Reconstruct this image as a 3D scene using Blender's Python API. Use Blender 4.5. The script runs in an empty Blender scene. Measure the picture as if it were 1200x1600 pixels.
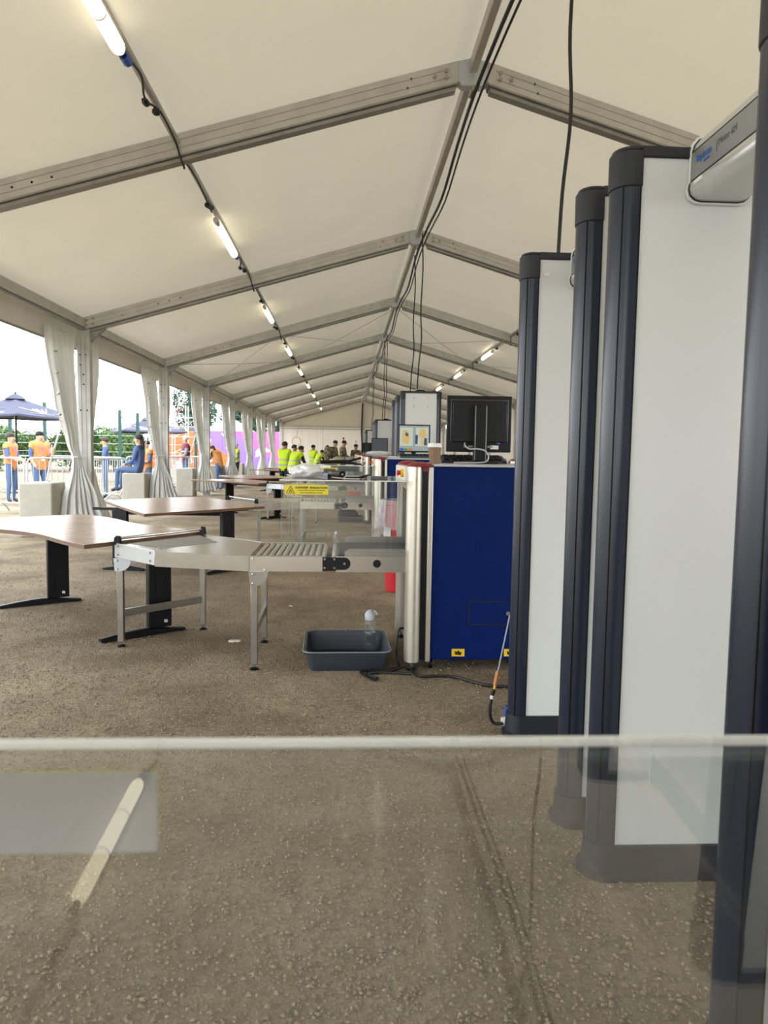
import bpy, bmesh, math, random
from mathutils import Vector, Matrix, Euler
random.seed(7)
SC = bpy.context.scene
COL = SC.collection
PI = math.pi

# ------------------------------------------------------------------ camera
F = 1150.0                                   # focal length in pixels of a 1200x1600 frame
def _n(v): return Vector(v).normalized()
dY = _n(((540-600)/F, (707-800)/F, 1.0))     # tent's long axis as seen by the camera
_a = -.0153                                  # slight roll
dD = _n((_a, 1.0, -(dY[0]*_a + dY[1])/dY[2]))
dX = dD.cross(dY)
cd = bpy.data.cameras.new('camera')
cam = bpy.data.objects.new('camera', cd); COL.objects.link(cam)
ax = Vector((dX[0], dY[0], -dD[0])); ay = Vector((dX[1], dY[1], -dD[1])); az = Vector((dX[2], dY[2], -dD[2]))
R = Matrix((ax, -ay, -az)).transposed()
cam.matrix_world = Matrix.Translation((0, 0, 1.31)) @ R.to_4x4()
cd.sensor_fit = 'VERTICAL'; cd.sensor_height = 36; cd.lens = F/1600*36
cd.clip_start = .02; cd.clip_end = 500
cd.dof.use_dof = True; cd.dof.focus_distance = 4.8; cd.dof.aperture_fstop = 9.0
SC.camera = cam

# ------------------------------------------------------------------ sky, sun, exposure
W = bpy.data.worlds.new('sky'); SC.world = W; W.use_nodes = True
nt = W.node_tree; bg = nt.nodes['Background']
tc = nt.nodes.new('ShaderNodeTexCoord'); sx = nt.nodes.new('ShaderNodeSeparateXYZ')
cr = nt.nodes.new('ShaderNodeValToRGB')
nt.links.new(tc.outputs['Generated'], sx.inputs[0]); nt.links.new(sx.outputs['Z'], cr.inputs[0]); nt.links.new(cr.outputs[0], bg.inputs[0])
cr.color_ramp.elements[0].position = 0.0; cr.color_ramp.elements[0].color = (.95, .98, 1.0, 1)
cr.color_ramp.elements[1].position = .6; cr.color_ramp.elements[1].color = (.84, .92, 1.0, 1)
bg.inputs[1].default_value = 2.6
sd = bpy.data.lights.new('sun', 'SUN'); sd.energy = .9; sd.angle = math.radians(14); sd.color = (1, .97, .92)
sun = bpy.data.objects.new('sun', sd); COL.objects.link(sun); sun.rotation_euler = (math.radians(24), math.radians(36), 0)
sun.location = (10, -10, 30)
SC.view_settings.view_transform = 'Standard'; SC.view_settings.look = 'None'
SC.view_settings.gamma = 1.0; SC.view_settings.use_curve_mapping = False
SC.view_settings.exposure = 0.92

# ------------------------------------------------------------------ helpers
def lin(c):
    o = []
    for v in c[:3]:
        v = v/255.0
        o.append(v/12.92 if v <= .04045 else ((v+.055)/1.055)**2.4)
    return (*o, 1.0)
def mat(name, col, rough=.5, metal=0, noise=0, nscale=12, bump=0, bscale=200, spec=.5, emit=0, coat=0, stretch=None):
    m = bpy.data.materials.new(name); m.use_nodes = True
    t = m.node_tree; b = t.nodes['Principled BSDF']
    c = lin(col); b.inputs['Base Color'].default_value = c
    b.inputs['Roughness'].default_value = rough; b.inputs['Metallic'].default_value = metal
    b.inputs['Specular IOR Level'].default_value = spec
    if coat: b.inputs['Coat Weight'].default_value = coat
    if emit:
        b.inputs['Emission Color'].default_value = c; b.inputs['Emission Strength'].default_value = emit
    tcn = mp = None
    if noise or bump:
        tcn = t.nodes.new('ShaderNodeTexCoord'); mp = t.nodes.new('ShaderNodeMapping')
        t.links.new(tcn.outputs['Object'], mp.inputs[0])
        if stretch: mp.inputs['Scale'].default_value = stretch
    if noise:
        nz = t.nodes.new('ShaderNodeTexNoise'); nz.inputs['Scale'].default_value = nscale; nz.inputs['Detail'].default_value = 6
        rp = t.nodes.new('ShaderNodeValToRGB')
        rp.color_ramp.elements[0].position = .3; rp.color_ramp.elements[1].position = .7
        rp.color_ramp.elements[0].color = (*[v*(1-noise) for v in c[:3]], 1)
        rp.color_ramp.elements[1].color = (*[min(1, v*(1+noise)) for v in c[:3]], 1)
        t.links.new(mp.outputs[0], nz.inputs['Vector']); t.links.new(nz.outputs[0], rp.inputs[0]); t.links.new(rp.outputs[0], b.inputs['Base Color'])
    if bump:
        nb = t.nodes.new('ShaderNodeTexNoise'); nb.inputs['Scale'].default_value = bscale; nb.inputs['Detail'].default_value = 4
        bp = t.nodes.new('ShaderNodeBump'); bp.inputs['Strength'].default_value = bump; bp.inputs['Distance'].default_value = .01
        t.links.new(mp.outputs[0], nb.inputs['Vector']); t.links.new(nb.outputs[0], bp.inputs['Height']); t.links.new(bp.outputs[0], b.inputs['Normal'])
    return m
def clear_mat(name, tint=(1, 1, 1), ior=1.49, rough=.0, haze=0, hazecol=(200, 200, 200), scratch=None):
    m = bpy.data.materials.new(name); m.use_nodes = True; t = m.node_tree; t.nodes.clear()
    o = t.nodes.new('ShaderNodeOutputMaterial'); tr = t.nodes.new('ShaderNodeBsdfTransparent'); tr.inputs[0].default_value = (*tint, 1)
    gl = t.nodes.new('ShaderNodeBsdfGlossy'); gl.inputs['Roughness'].default_value = rough
    fr = t.nodes.new('ShaderNodeFresnel')
    # the same air-to-plastic step on both faces of a sheet (the ray is not bent inside it)
    ge = t.nodes.new('ShaderNodeNewGeometry'); im = t.nodes.new('ShaderNodeMix'); im.inputs[2].default_value = ior; im.inputs[3].default_value = 1/ior
    t.links.new(ge.outputs['Backfacing'], im.inputs[0]); t.links.new(im.outputs[0], fr.inputs[0])
    mx = t.nodes.new('ShaderNodeMixShader')
    t.links.new(fr.outputs[0], mx.inputs[0]); t.links.new(tr.outputs[0], mx.inputs[1]); t.links.new(gl.outputs[0], mx.inputs[2])
    out = mx
    if haze:
        df = t.nodes.new('ShaderNodeBsdfDiffuse'); df.inputs[0].default_value = lin(hazecol)
        nz = t.nodes.new('ShaderNodeTexNoise'); nz.inputs['Scale'].default_value = 14; nz.inputs['Detail'].default_value = 5
        tcn = t.nodes.new('ShaderNodeTexCoord'); t.links.new(tcn.outputs['Object'], nz.inputs['Vector'])
        if scratch:
            mp = t.nodes.new('ShaderNodeMapping'); mp.inputs['Scale'].default_value = scratch; mp.inputs['Rotation'].default_value = (0, 0, .12)
            t.links.new(tcn.outputs['Object'], mp.inputs[0]); t.links.new(mp.outputs[0], nz.inputs['Vector']); nz.inputs['Detail'].default_value = 3
            sr = t.nodes.new('ShaderNodeValToRGB'); sr.color_ramp.elements[0].position = .62; sr.color_ramp.elements[1].position = .78
            t.links.new(nz.outputs[0], sr.inputs[0])
        mt = t.nodes.new('ShaderNodeMath'); mt.operation = 'MULTIPLY'; mt.inputs[1].default_value = haze*2; t.links.new((sr if scratch else nz).outputs[0], mt.inputs[0])
        m2 = t.nodes.new('ShaderNodeMixShader'); t.links.new(mt.outputs[0], m2.inputs[0]); t.links.new(mx.outputs[0], m2.inputs[1]); t.links.new(df.outputs[0], m2.inputs[2])
        out = m2
    t.links.new(out.outputs[0], o.inputs[0])
    return m
def fabric_mat(name, col, trans, tcol=None, gloss=.35, bump=.15):
    m = bpy.data.materials.new(name); m.use_nodes = True; t = m.node_tree; t.nodes.clear()
    o = t.nodes.new('ShaderNodeOutputMaterial'); d = t.nodes.new('ShaderNodeBsdfDiffuse'); tl = t.nodes.new('ShaderNodeBsdfTranslucent')
    gl = t.nodes.new('ShaderNodeBsdfGlossy'); gl.inputs['Roughness'].default_value = gloss
    tcn = t.nodes.new('ShaderNodeTexCoord'); nz = t.nodes.new('ShaderNodeTexNoise'); nz.inputs['Scale'].default_value = 1.3; nz.inputs['Detail'].default_value = 5
    t.links.new(tcn.outputs['Object'], nz.inputs['Vector'])
    rp = t.nodes.new('ShaderNodeValToRGB'); c = lin(col)
    rp.color_ramp.elements[0].position = .3; rp.color_ramp.elements[1].position = .7
    rp.color_ramp.elements[0].color = (*[v*.94 for v in c[:3]], 1); rp.color_ramp.elements[1].color = c
    t.links.new(nz.outputs[0], rp.inputs[0]); t.links.new(rp.outputs[0], d.inputs[0])
    tl.inputs[0].default_value = lin(tcol or col)
    bp = t.nodes.new('ShaderNodeBump'); bp.inputs['Strength'].default_value = bump; bp.inputs['Distance'].default_value = .05
    n2 = t.nodes.new('ShaderNodeTexNoise'); n2.inputs['Scale'].default_value = 1.8; n2.inputs['Detail'].default_value = 3
    t.links.new(tcn.outputs['Object'], n2.inputs['Vector']); t.links.new(n2.outputs[0], bp.inputs['Height'])
    for s in (d, tl, gl): t.links.new(bp.outputs[0], s.inputs['Normal'])
    mx = t.nodes.new('ShaderNodeMixShader'); mx.inputs[0].default_value = trans
    t.links.new(d.outputs[0], mx.inputs[1]); t.links.new(tl.outputs[0], mx.inputs[2])
    fr = t.nodes.new('ShaderNodeFresnel')
    ge = t.nodes.new('ShaderNodeNewGeometry'); im = t.nodes.new('ShaderNodeMix'); im.inputs[2].default_value = 1.4; im.inputs[3].default_value = 1/1.4
    t.links.new(ge.outputs['Backfacing'], im.inputs[0]); t.links.new(im.outputs[0], fr.inputs[0])
    m2 = t.nodes.new('ShaderNodeMixShader'); t.links.new(fr.outputs[0], m2.inputs[0]); t.links.new(mx.outputs[0], m2.inputs[1]); t.links.new(gl.outputs[0], m2.inputs[2])
    t.links.new(m2.outputs[0], o.inputs[0])
    return m

def curve(pts, n=5):
    # smooth path through the points (Catmull-Rom)
    P_ = [Vector(p) for p in pts]; out = []
    for i in range(len(P_)-1):
        a, b, c, d = P_[max(i-1, 0)], P_[i], P_[i+1], P_[min(i+2, len(P_)-1)]
        for k in range(n):
            t = k/n; out.append(.5*((2*b)+(c-a)*t+(2*a-5*b+4*c-d)*t*t+(3*b-a-3*c+d)*t**3))
    return out+[P_[-1]]
class MB:
    def __init__(s): s.v = []; s.f = []
    def add(s, vs, fs):
        b = len(s.v); s.v += [tuple(v) for v in vs]; s.f += [tuple(i+b for i in f) for f in fs]; return s
    def box(s, x0, x1, y0, y1, z0, z1):
        return s.add([(x0,y0,z0),(x1,y0,z0),(x1,y1,z0),(x0,y1,z0),(x0,y0,z1),(x1,y0,z1),(x1,y1,z1),(x0,y1,z1)],
                     [(0,3,2,1),(4,5,6,7),(0,1,5,4),(1,2,6,5),(2,3,7,6),(3,0,4,7)])
    def cyl(s, p0, p1, r0, r1=None, n=12, phase=0):
        r1 = r0 if r1 is None else r1
        p0 = Vector(p0); p1 = Vector(p1); d = (p1-p0).normalized()
        u = d.orthogonal().normalized() if abs(d.z) < .999 else Vector((1, 0, 0)); w = d.cross(u)
        vs = []
        for p, r in ((p0, r0), (p1, r1)):
            for i in range(n):
                a = 2*PI*i/n+phase; vs.append(p+u*math.cos(a)*r+w*math.sin(a)*r)
        fs = [(i, (i+1) % n, n+(i+1) % n, n+i) for i in range(n)]
        fs += [tuple(range(n-1, -1, -1)), tuple(range(n, 2*n))]
        return s.add(vs, fs)
    def tube(s, pts, r, n=6, flat=1.0):
        pts = [Vector(p) for p in pts]; vs = []; u = None
        for i, p in enumerate(pts):
            d = (pts[min(i+1, len(pts)-1)]-pts[max(i-1, 0)]).normalized()
            if u is None: u = d.orthogonal().normalized()
            u = (u-d*u.dot(d)).normalized(); w = d.cross(u)
            for k in range(n):
                a = 2*PI*k/n; vs.append(p+u*math.cos(a)*r+w*math.sin(a)*r*flat)
        fs = []
        for i in range(len(pts)-1):
            for k in range(n):
                fs.append((i*n+k, i*n+(k+1) % n, (i+1)*n+(k+1) % n, (i+1)*n+k))
        fs += [tuple(range(n-1, -1, -1)), tuple(range((len(pts)-1)*n, len(pts)*n))]
        return s.add(vs, fs)
    def prism(s, poly, a0, a1, axis='z'):
        n = len(poly)
        def mk(p, a): return {'z': (p[0], p[1], a), 'y': (p[0], a, p[1]), 'x': (a, p[0], p[1])}[axis]
        vs = [mk(p, a0) for p in poly]+[mk(p, a1) for p in poly]
        fs = [(i, (i+1) % n, n+(i+1) % n, n+i) for i in range(n)]+[tuple(range(n-1, -1, -1)), tuple(range(n, 2*n))]
        return s.add(vs, fs)
    def lathe(s, prof, n=20, c=(0, 0, 0)):
        vs = []
        for r, z in prof:
            for k in range(n):
                a = 2*PI*k/n; vs.append((c[0]+r*math.cos(a), c[1]+r*math.sin(a), c[2]+z))
        fs = []
        for i in range(len(prof)-1):
            for k in range(n): fs.append((i*n+k, i*n+(k+1) % n, (i+1)*n+(k+1) % n, (i+1)*n+k))
        fs += [tuple(range(n-1, -1, -1)), tuple(range((len(prof)-1)*n, len(prof)*n))]
        return s.add(vs, fs)
    def ball(s, c, r, n=12, m=8, half=False):
        rx, ry, rz = (r, r, r) if not hasattr(r, '__len__') else r
        vs = []; rows = []
        a0 = 0 if half else -PI/2
        for j in range(m+1):
            a = a0+(PI/2-a0)*j/m; z = math.sin(a); q = max(math.cos(a), 1e-3)
            for k in range(n):
                b = 2*PI*k/n; vs.append((c[0]+rx*q*math.cos(b), c[1]+ry*q*math.sin(b), c[2]+rz*z))
        fs = [(j*n+k, j*n+(k+1) % n, (j+1)*n+(k+1) % n, (j+1)*n+k) for j in range(m) for k in range(n)]
        fs += [tuple(range(n-1, -1, -1)), tuple(range(m*n, (m+1)*n))]
        return s.add(vs, fs)
    def mesh(s, name):
        me = bpy.data.meshes.new(name); me.from_pydata(s.v, [], s.f)
        bm = bmesh.new(); bm.from_mesh(me); bmesh.ops.recalc_face_normals(bm, faces=bm.faces); bm.to_mesh(me); bm.free()
        return me
    def build(s, name, m, parent=None, smooth=True, bevel=0, loc=None):
        me = s.mesh(name)
        return mkobj(name, me, m, parent, smooth, bevel, loc)
def mkobj(name, me, m, parent=None, smooth=True, bevel=0, loc=None):
    if m is not None and not me.materials: me.materials.append(m)
    if smooth:
        for p in me.polygons: p.use_smooth = True
        me.set_sharp_from_angle(angle=math.radians(38))
    o = bpy.data.objects.new(name, me); COL.objects.link(o)
    if parent is not None: o.parent = parent
    if loc: o.location = loc
    if bevel:
        b = o.modifiers.new('bevel', 'BEVEL'); b.width = bevel; b.segments = 2; b.limit_method = 'ANGLE'; b.angle_limit = math.radians(40)
    return o
def tag(o, label=None, cat=None, group=None, kind=None):
    if label: o['label'] = label
    if cat: o['category'] = cat
    if group: o['group'] = group
    if kind: o['kind'] = kind
    return o
def empty(name, loc=(0, 0, 0), rz=0, label=None, cat=None, group=None, kind=None):
    o = bpy.data.objects.new(name, None); COL.objects.link(o); o.location = loc; o.rotation_euler = (0, 0, rz); o.empty_display_size = .1
    return tag(o, label, cat, group, kind)
def copy_tree(o, parent=None):
    c = o.copy(); COL.objects.link(c)
    if parent is not None: c.parent = parent
    for ch in o.children: copy_tree(ch, c)
    return c
def text_mesh(s, size, depth=.0006, align='LEFT', shear=0, bold=0):
    cu = bpy.data.curves.new('t', 'FONT'); cu.body = s; cu.size = size; cu.extrude = depth; cu.align_x = align; cu.shear = shear; cu.offset = bold; cu.resolution_u = 3
    o = bpy.data.objects.new('t', cu); COL.objects.link(o)
    dg = bpy.context.evaluated_depsgraph_get(); me = bpy.data.meshes.new_from_object(o.evaluated_get(dg))
    bpy.data.objects.remove(o); bpy.data.curves.remove(cu)
    me.materials.clear()
    return me
def text(name, s, size, m, parent, loc, rot, align='LEFT', shear=0, bold=0, sx=1):
    o = mkobj(name, text_mesh(s, size, align=align, shear=shear, bold=bold), m, parent, smooth=False)
    o.location = loc; o.rotation_euler = rot; o.scale = (sx, 1, 1)
    return o

# ------------------------------------------------------------------ materials
ALU = mat('aluminium', (186, 184, 178), .45, .55, .10, 5, .05, 60)
ALU2 = mat('aluminium rail', (150, 148, 143), .45, .6, .12, 8)
STEEL = mat('brushed steel', (196, 190, 180), .24, .9, .05, 30, .012, 300, stretch=(1, 1, 8))
STEELD = mat('plain steel', (158, 153, 144), .3, .85, .08, 14)
STEELW = mat('column steel', (214, 208, 194), .35, .75, .03, 10)
CHROME = mat('chrome', (215, 215, 215), .12, 1.0)
BLACK = mat('black metal', (14, 15, 19), .4, 0, .15, 20, spec=.3)
BLACKP = mat('black plastic', (9, 10, 14), .45, spec=.3)
DARKHOLE = mat('dark hole', (14, 13, 12), .8)
NAVY = mat('navy column', (30, 36, 52), .28, 0, .06, 6)
NAVYCAP = mat('navy cap', (20, 23, 33), .5, 0, .1, 60, .05, 500)
PANELW = mat('panel laminate', (214, 217, 215), .45, 0, .015, 3)
GREYFASC = mat('grey fascia', (140, 143, 142), .35, .3)
SILVER = mat('silver housing', (200, 200, 198), .3, .55)
BLUE = mat('blue powder coat', (4, 30, 88), .5, 0, .06, 8, .03, 400, spec=.1)
REDCAP = mat('dark red cap', (120, 22, 34), .4)
RED = mat('red plastic', (200, 30, 42), .4, 0, .06, 6)
YELLOW = mat('yellow', (232, 190, 20), .5)
SIGNY = mat('sign yellow', (226, 208, 30), .5)
SIGNB = mat('sign backing', (170, 172, 176), .6)
INK = mat('black print', (24, 22, 16), .6)
WHITE = mat('white plastic', (228, 228, 224), .4)
BELT = mat('belt rubber', (66, 68, 70), .55, 0, .1, 30)
WOOD = None
CREAM = mat('off-white enamel', (222, 218, 204), .4)
ACRYL = clear_mat('clear acrylic', (.97, .98, .975), 1.49, 0, .02)
ACRYLH = clear_mat('worn clear acrylic', (.95, .95, .94), 1.47, .015, .09, (215, 210, 200), (6, .45, 1))
EDGE = mat('acrylic edge highlight', (226, 230, 228), .15, 0, 0, spec=.8)  # off-white colour stands in for the bright reflection along the clear sheet's edge
PEDGE = clear_mat('sawn acrylic edge', (.9, .92, .92), 1.49, .1, .2, (220, 224, 224))
BAG = clear_mat('thin clear plastic', (.9, .9, .92), 1.5, .15, .2, (230, 230, 232))
BAGW = mat('white plastic bag', (225, 226, 230), .35, 0, .06, 40, .3, 60)
TRAY = mat('blue-grey tray plastic', (52, 60, 70), .45, 0, .06, 20)
CONC = mat('concrete', (172, 167, 155), .85, 0, .08, 7, .2, 120)
GALV = mat('galvanised steel', (190, 194, 198), .35, .5, .05, 20)
FABRIC = fabric_mat('roof fabric', (228, 222, 208), .084, (242, 231, 206), .27)
FABRICW = fabric_mat('wall fabric', (224, 220, 210), .10, (236, 228, 212), .4)
CURT = fabric_mat('curtain fabric', (232, 232, 229), .30, (236, 234, 228), .45, .1)
LEDM = mat('lit diffuser', (255, 246, 214), .4, emit=1.5)
CABLE = mat('black cable', (18, 18, 20), .5)
GREYCAB = mat('grey cable', (170, 172, 176), .5)
BLUEP = mat('blue plug plastic', (40, 80, 170), .4)

def wood_mat():
    m = bpy.data.materials.new('wood laminate'); m.use_nodes = True; t = m.node_tree; b = t.nodes['Principled BSDF']
    tcn = t.nodes.new('ShaderNodeTexCoord'); mp = t.nodes.new('ShaderNodeMapping'); mp.inputs['Scale'].default_value = (2.5, 30, 10); mp.inputs['Rotation'].default_value = (0, 0, .8)
    nz = t.nodes.new('ShaderNodeTexNoise'); nz.inputs['Scale'].default_value = 1.6; nz.inputs['Detail'].default_value = 8
    rp = t.nodes.new('ShaderNodeValToRGB')
    rp.color_ramp.elements[0].position = .3; rp.color_ramp.elements[0].color = lin((128, 98, 72)); rp.color_ramp.elements[1].position = .72; rp.color_ramp.elements[1].color = lin((186, 152, 118))
    t.links.new(tcn.outputs['Object'], mp.inputs[0]); t.links.new(mp.outputs[0], nz.inputs['Vector']); t.links.new(nz.outputs[0], rp.inputs[0]); t.links.new(rp.outputs[0], b.inputs['Base Color'])
    b.inputs['Roughness'].default_value = .24; b.inputs['Specular IOR Level'].default_value = .5
    return m
WOOD = wood_mat()
WOODE = mat('laminate edge', (104, 76, 54), .5, 0, .1, 20)

def ground_mat():
    m = bpy.data.materials.new('sandy gravel'); m.use_nodes = True; t = m.node_tree; b = t.nodes['Principled BSDF']
    tcn = t.nodes.new('ShaderNodeTexCoord')
    def noise(s, d=6, r=.6):
        n_ = t.nodes.new('ShaderNodeTexNoise'); n_.inputs['Scale'].default_value = s; n_.inputs['Detail'].default_value = d; n_.inputs['Roughness'].default_value = r
        t.links.new(tcn.outputs['Object'], n_.inputs['Vector']); return n_
    def ramp(src, p0, c0, p1, c1):
        r_ = t.nodes.new('ShaderNodeValToRGB'); e = r_.color_ramp.elements
        e[0].position = p0; e[0].color = c0; e[1].position = p1; e[1].color = c1; t.links.new(src, r_.inputs[0]); return r_
    big = ramp(noise(.9, 7, .65).outputs[0], .36, lin((164, 148, 124)), .64, lin((228, 211, 182)))
    fine = ramp(noise(34, 8, .75).outputs[0], .32, (.56, .54, .51, 1), .68, (1.15, 1.1, 1.06, 1))
    mx = t.nodes.new('ShaderNodeMix'); mx.data_type = 'RGBA'; mx.blend_type = 'MULTIPLY'; mx.inputs[0].default_value = 1
    t.links.new(big.outputs[0], mx.inputs[6]); t.links.new(fine.outputs[0], mx.inputs[7])
    vo = t.nodes.new('ShaderNodeTexVoronoi'); vo.inputs['Scale'].default_value = 85; vo.inputs['Randomness'].default_value = 1
    t.links.new(tcn.outputs['Object'], vo.inputs['Vector'])
    spk = ramp(vo.outputs['Distance'], .10, (1.35, 1.33, 1.3, 1), .38, (.93, .93, .93, 1))
    m2 = t.nodes.new('ShaderNodeMix'); m2.data_type = 'RGBA'; m2.blend_type = 'MULTIPLY'; m2.inputs[0].default_value = .85
    t.links.new(mx.outputs[2], m2.inputs[6]); t.links.new(spk.outputs[0], m2.inputs[7]); t.links.new(m2.outputs[2], b.inputs['Base Color'])
    b.inputs['Roughness'].default_value = .9; b.inputs['Specular IOR Level'].default_value = .25
    n1 = noise(30, 9, .78); n2 = noise(5, 4)
    ad = t.nodes.new('ShaderNodeMath'); ad.operation = 'MULTIPLY_ADD'; ad.inputs[1].default_value = 1.6; t.links.new(n2.outputs[0], ad.inputs[0]); t.links.new(n1.outputs[0], ad.inputs[2])
    sb = t.nodes.new('ShaderNodeMath'); sb.operation = 'MULTIPLY_ADD'; sb.inputs[1].default_value = -.5; t.links.new(vo.outputs['Distance'], sb.inputs[0]); t.links.new(ad.outputs[0], sb.inputs[2])
    bp = t.nodes.new('ShaderNodeBump'); bp.inputs['Strength'].default_value = 1.0; bp.inputs['Distance'].default_value = .05
    t.links.new(sb.outputs[0], bp.inputs['Height']); t.links.new(bp.outputs[0], b.inputs['Normal'])
    return m
GROUND = ground_mat()

# ------------------------------------------------------------------ the tent
XR, ZR, SL = 1.09, 4.81, .289               # ridge position, ridge height, roof slope
XL, XW = -4.06, 6.24                        # post lines
ZE = ZR-SL*(XR-XL)
PY = [-8.2+5*k for k in range(12)]          # portal lines: -8.2 ... 46.8
def zroof(x): return ZR-SL*abs(x-XR)

fl = MB().add([(-70, -40, 0), (60, -40, 0), (60, 130, 0), (-70, 130, 0)], [(0, 1, 2, 3)]).build('floor', GROUND)
tag(fl, 'sandy gravel ground inside and around the tent', kind='structure')
# loose stones that lie on the sand near the camera
rs = random.Random(3); peb = MB()
for i in range(70000):
    y = 1.1+9.0*rs.random()**1.7; x = -.55*y-.3+rs.random()*(y*1.0+1.1)
    r = .0025+.0065*rs.random()**3.2; sc = (r*(.8+.6*rs.random()), r*(.8+.6*rs.random()), r*.7)
    a = rs.random()*6.28; ca, sa = math.cos(a), math.sin(a)
    vs = [(x+ca*u*sc[0]-sa*v*sc[1], y+sa*u*sc[0]+ca*v*sc[1], max(0, r*.3+w*sc[2])) for u, v, w in ((1, 0, 0), (.1, .9, .1), (-1, .2, 0), (0, -1, .1), (.1, .1, 1), (0, 0, -.4))]
    peb.add(vs, [(0, 1, 4), (1, 2, 4), (2, 3, 4), (3, 0, 4), (1, 0, 5), (2, 1, 5), (3, 2, 5), (0, 3, 5)])
g = peb.build('gravel', mat('pebble', (140, 127, 107), .95, 0, .35, 30, spec=.1), smooth=False)
tag(g, 'loose small stones scattered over the sandy ground', 'gravel', kind='stuff')

roof = empty('ceiling', label='cream translucent tent roof in two slopes', kind='structure')
for k in range(len(PY)-1):
    for side in (-1, 1):
        ly = 5.25 if k == len(PY)-2 else 5.0; x1 = XR+side*5.55; nu, nv = 16, 14; vs = []; ph = rs.random()*6
        for i in range(nu+1):
            for j in range(nv+1):
                u = i/nu; v = j/nv; x = XR+(x1-XR)*u; y = PY[k]+ly*v
                sag = -.05*math.sin(PI*v)*math.sin(PI*min(1, u*1.05)) + .006*math.sin(u*17+ph)*math.sin(PI*v)
                vs.append((x, y, zroof(x)+.01+sag))
        fs = [(i*(nv+1)+j, (i+1)*(nv+1)+j, (i+1)*(nv+1)+j+1, i*(nv+1)+j+1) for i in range(nu) for j in range(nv)]
        MB().add(vs, fs).build('roof_panel', FABRIC, roof)

def rafter_mb(side, d0, d1, y0, y1, xa, xb):
    # box that runs under the fabric from x=xa (ridge side) to x=xb, depths d0..d1 under the roof line
    m = MB()
    pts = [(xa, zroof(xa)-d0), (xb, zroof(xb)-d0), (xb, zroof(xb)-d1), (xa, zroof(xa)-d1)]
    return m.prism(pts, y0, y1, 'y')
nth = ['', 'first', 'second', 'third', 'fourth', 'fifth', 'sixth', 'seventh', 'eighth', 'ninth', 'tenth']
tn = 0
for k, Y in enumerate(PY):
    tn += 1
    pr = empty('trim_%d' % tn, (0, Y, 0), label='grey aluminium portal frame of the tent, %s one along the roof' % (nth[k-2] if 2 < k < 12 else 'a rear'), kind='structure')
    for side in (-1, 1):
        xe = XL if side < 0 else XW
        rafter_mb(side, .005, .19, -.065, .065, XR+side*.13, xe).build('rafter', ALU, pr, bevel=.006)
        rafter_mb(side, .19, .205, -.075, .075, XR+side*.14, xe).build('rafter_lip', ALU2, pr)
        rafter_mb(side, .205, .245, -.05, .05, XR+side*.15, xe).build('keder_rail', ALU2, pr, bevel=.008)
        for q in (.06, .13):      # the long grooves pressed into the profile
            rafter_mb(side, q, q+.004, -.0675, .0675, XR+side*.2, xe).build('groove', ALU2, pr)
        MB().box(xe-.10*(1 if side < 0 else 1), xe+.10, -.06, .06, 0, zroof(xe)-.05).build('post', ALU, pr, bevel=.01)
        for q in (-.035, .035):
            MB().box(xe+q-.004, xe+q+.004, -.0625, -.06, .02, zroof(xe)-.3).build('groove', ALU2, pr)
        MB().box(xe-.16, xe+.16, -.2, .2, 0, .012).build('base_plate', GALV, pr)
        # corner bracket where the rafter meets the post
        xb = xe-side*.34
        MB().prism([(xe-side*.1, zroof(xe)-.25), (xb, zroof(xb)-.245), (xe-side*.1, zroof(xe)-.37)], -.035, .035, 'y').build('eave_bracket', ALU2, pr)
        if Y > 5 and Y < 35:
            bl = [(XR+side*.24, .07), (XR+side*.24, .125), (XR+side*.34, .095), (xe-side*.16, .06), (xe-side*.16, .14), (xe-side*.06, .06), (xe-side*.06, .14), (xe-side*.6, .13)]
            for bx, d in bl:
                z = zroof(bx)-d
                MB().cyl((bx, -.08, z), (bx, -.06, z), .018, n=8).build('bolt', STEELD, pr)
            for bx, d in [(XR+side*.55, .06), (XR+side*.58, .13), (xe-side*1.15, .1), (xe-side*1.32, .1), (xe-side*1.49, .1)]:
                z = zroof(bx)-d
                MB().cyl((bx, -.0665, z), (bx, -.06, z), .011, n=8).build('bolt_hole', DARKHOLE, pr)
            for px, z in [(-.05, 2.75), (.04, 2.75), (-.045, 2.6), (-.0, 2.45), (0, 2.3), (-.05, 1.9), (.05, 1.9)]:
                MB().cyl((xe+px, -.07, z), (xe+px, -.055, z), .011, n=8).build('bolt_hole', DARKHOLE, pr)
    MB().prism([(XR-.16, zroof(XR-.16)), (XR, ZR-.005), (XR+.16, zroof(XR+.16)), (XR+.15, zroof(XR+.15)-.16), (XR+.09, ZR-.25), (XR-.09, ZR-.25), (XR-.15, zroof(XR+.15)-.16)], -.055, .055, 'y').build('ridge_bracket', GALV, pr, bevel=.012)
    MB().cyl((XR, -.075, ZR-.28), (XR, .075, ZR-.28), .02, n=8).build('ridge_hook', STEELD, pr)
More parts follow.
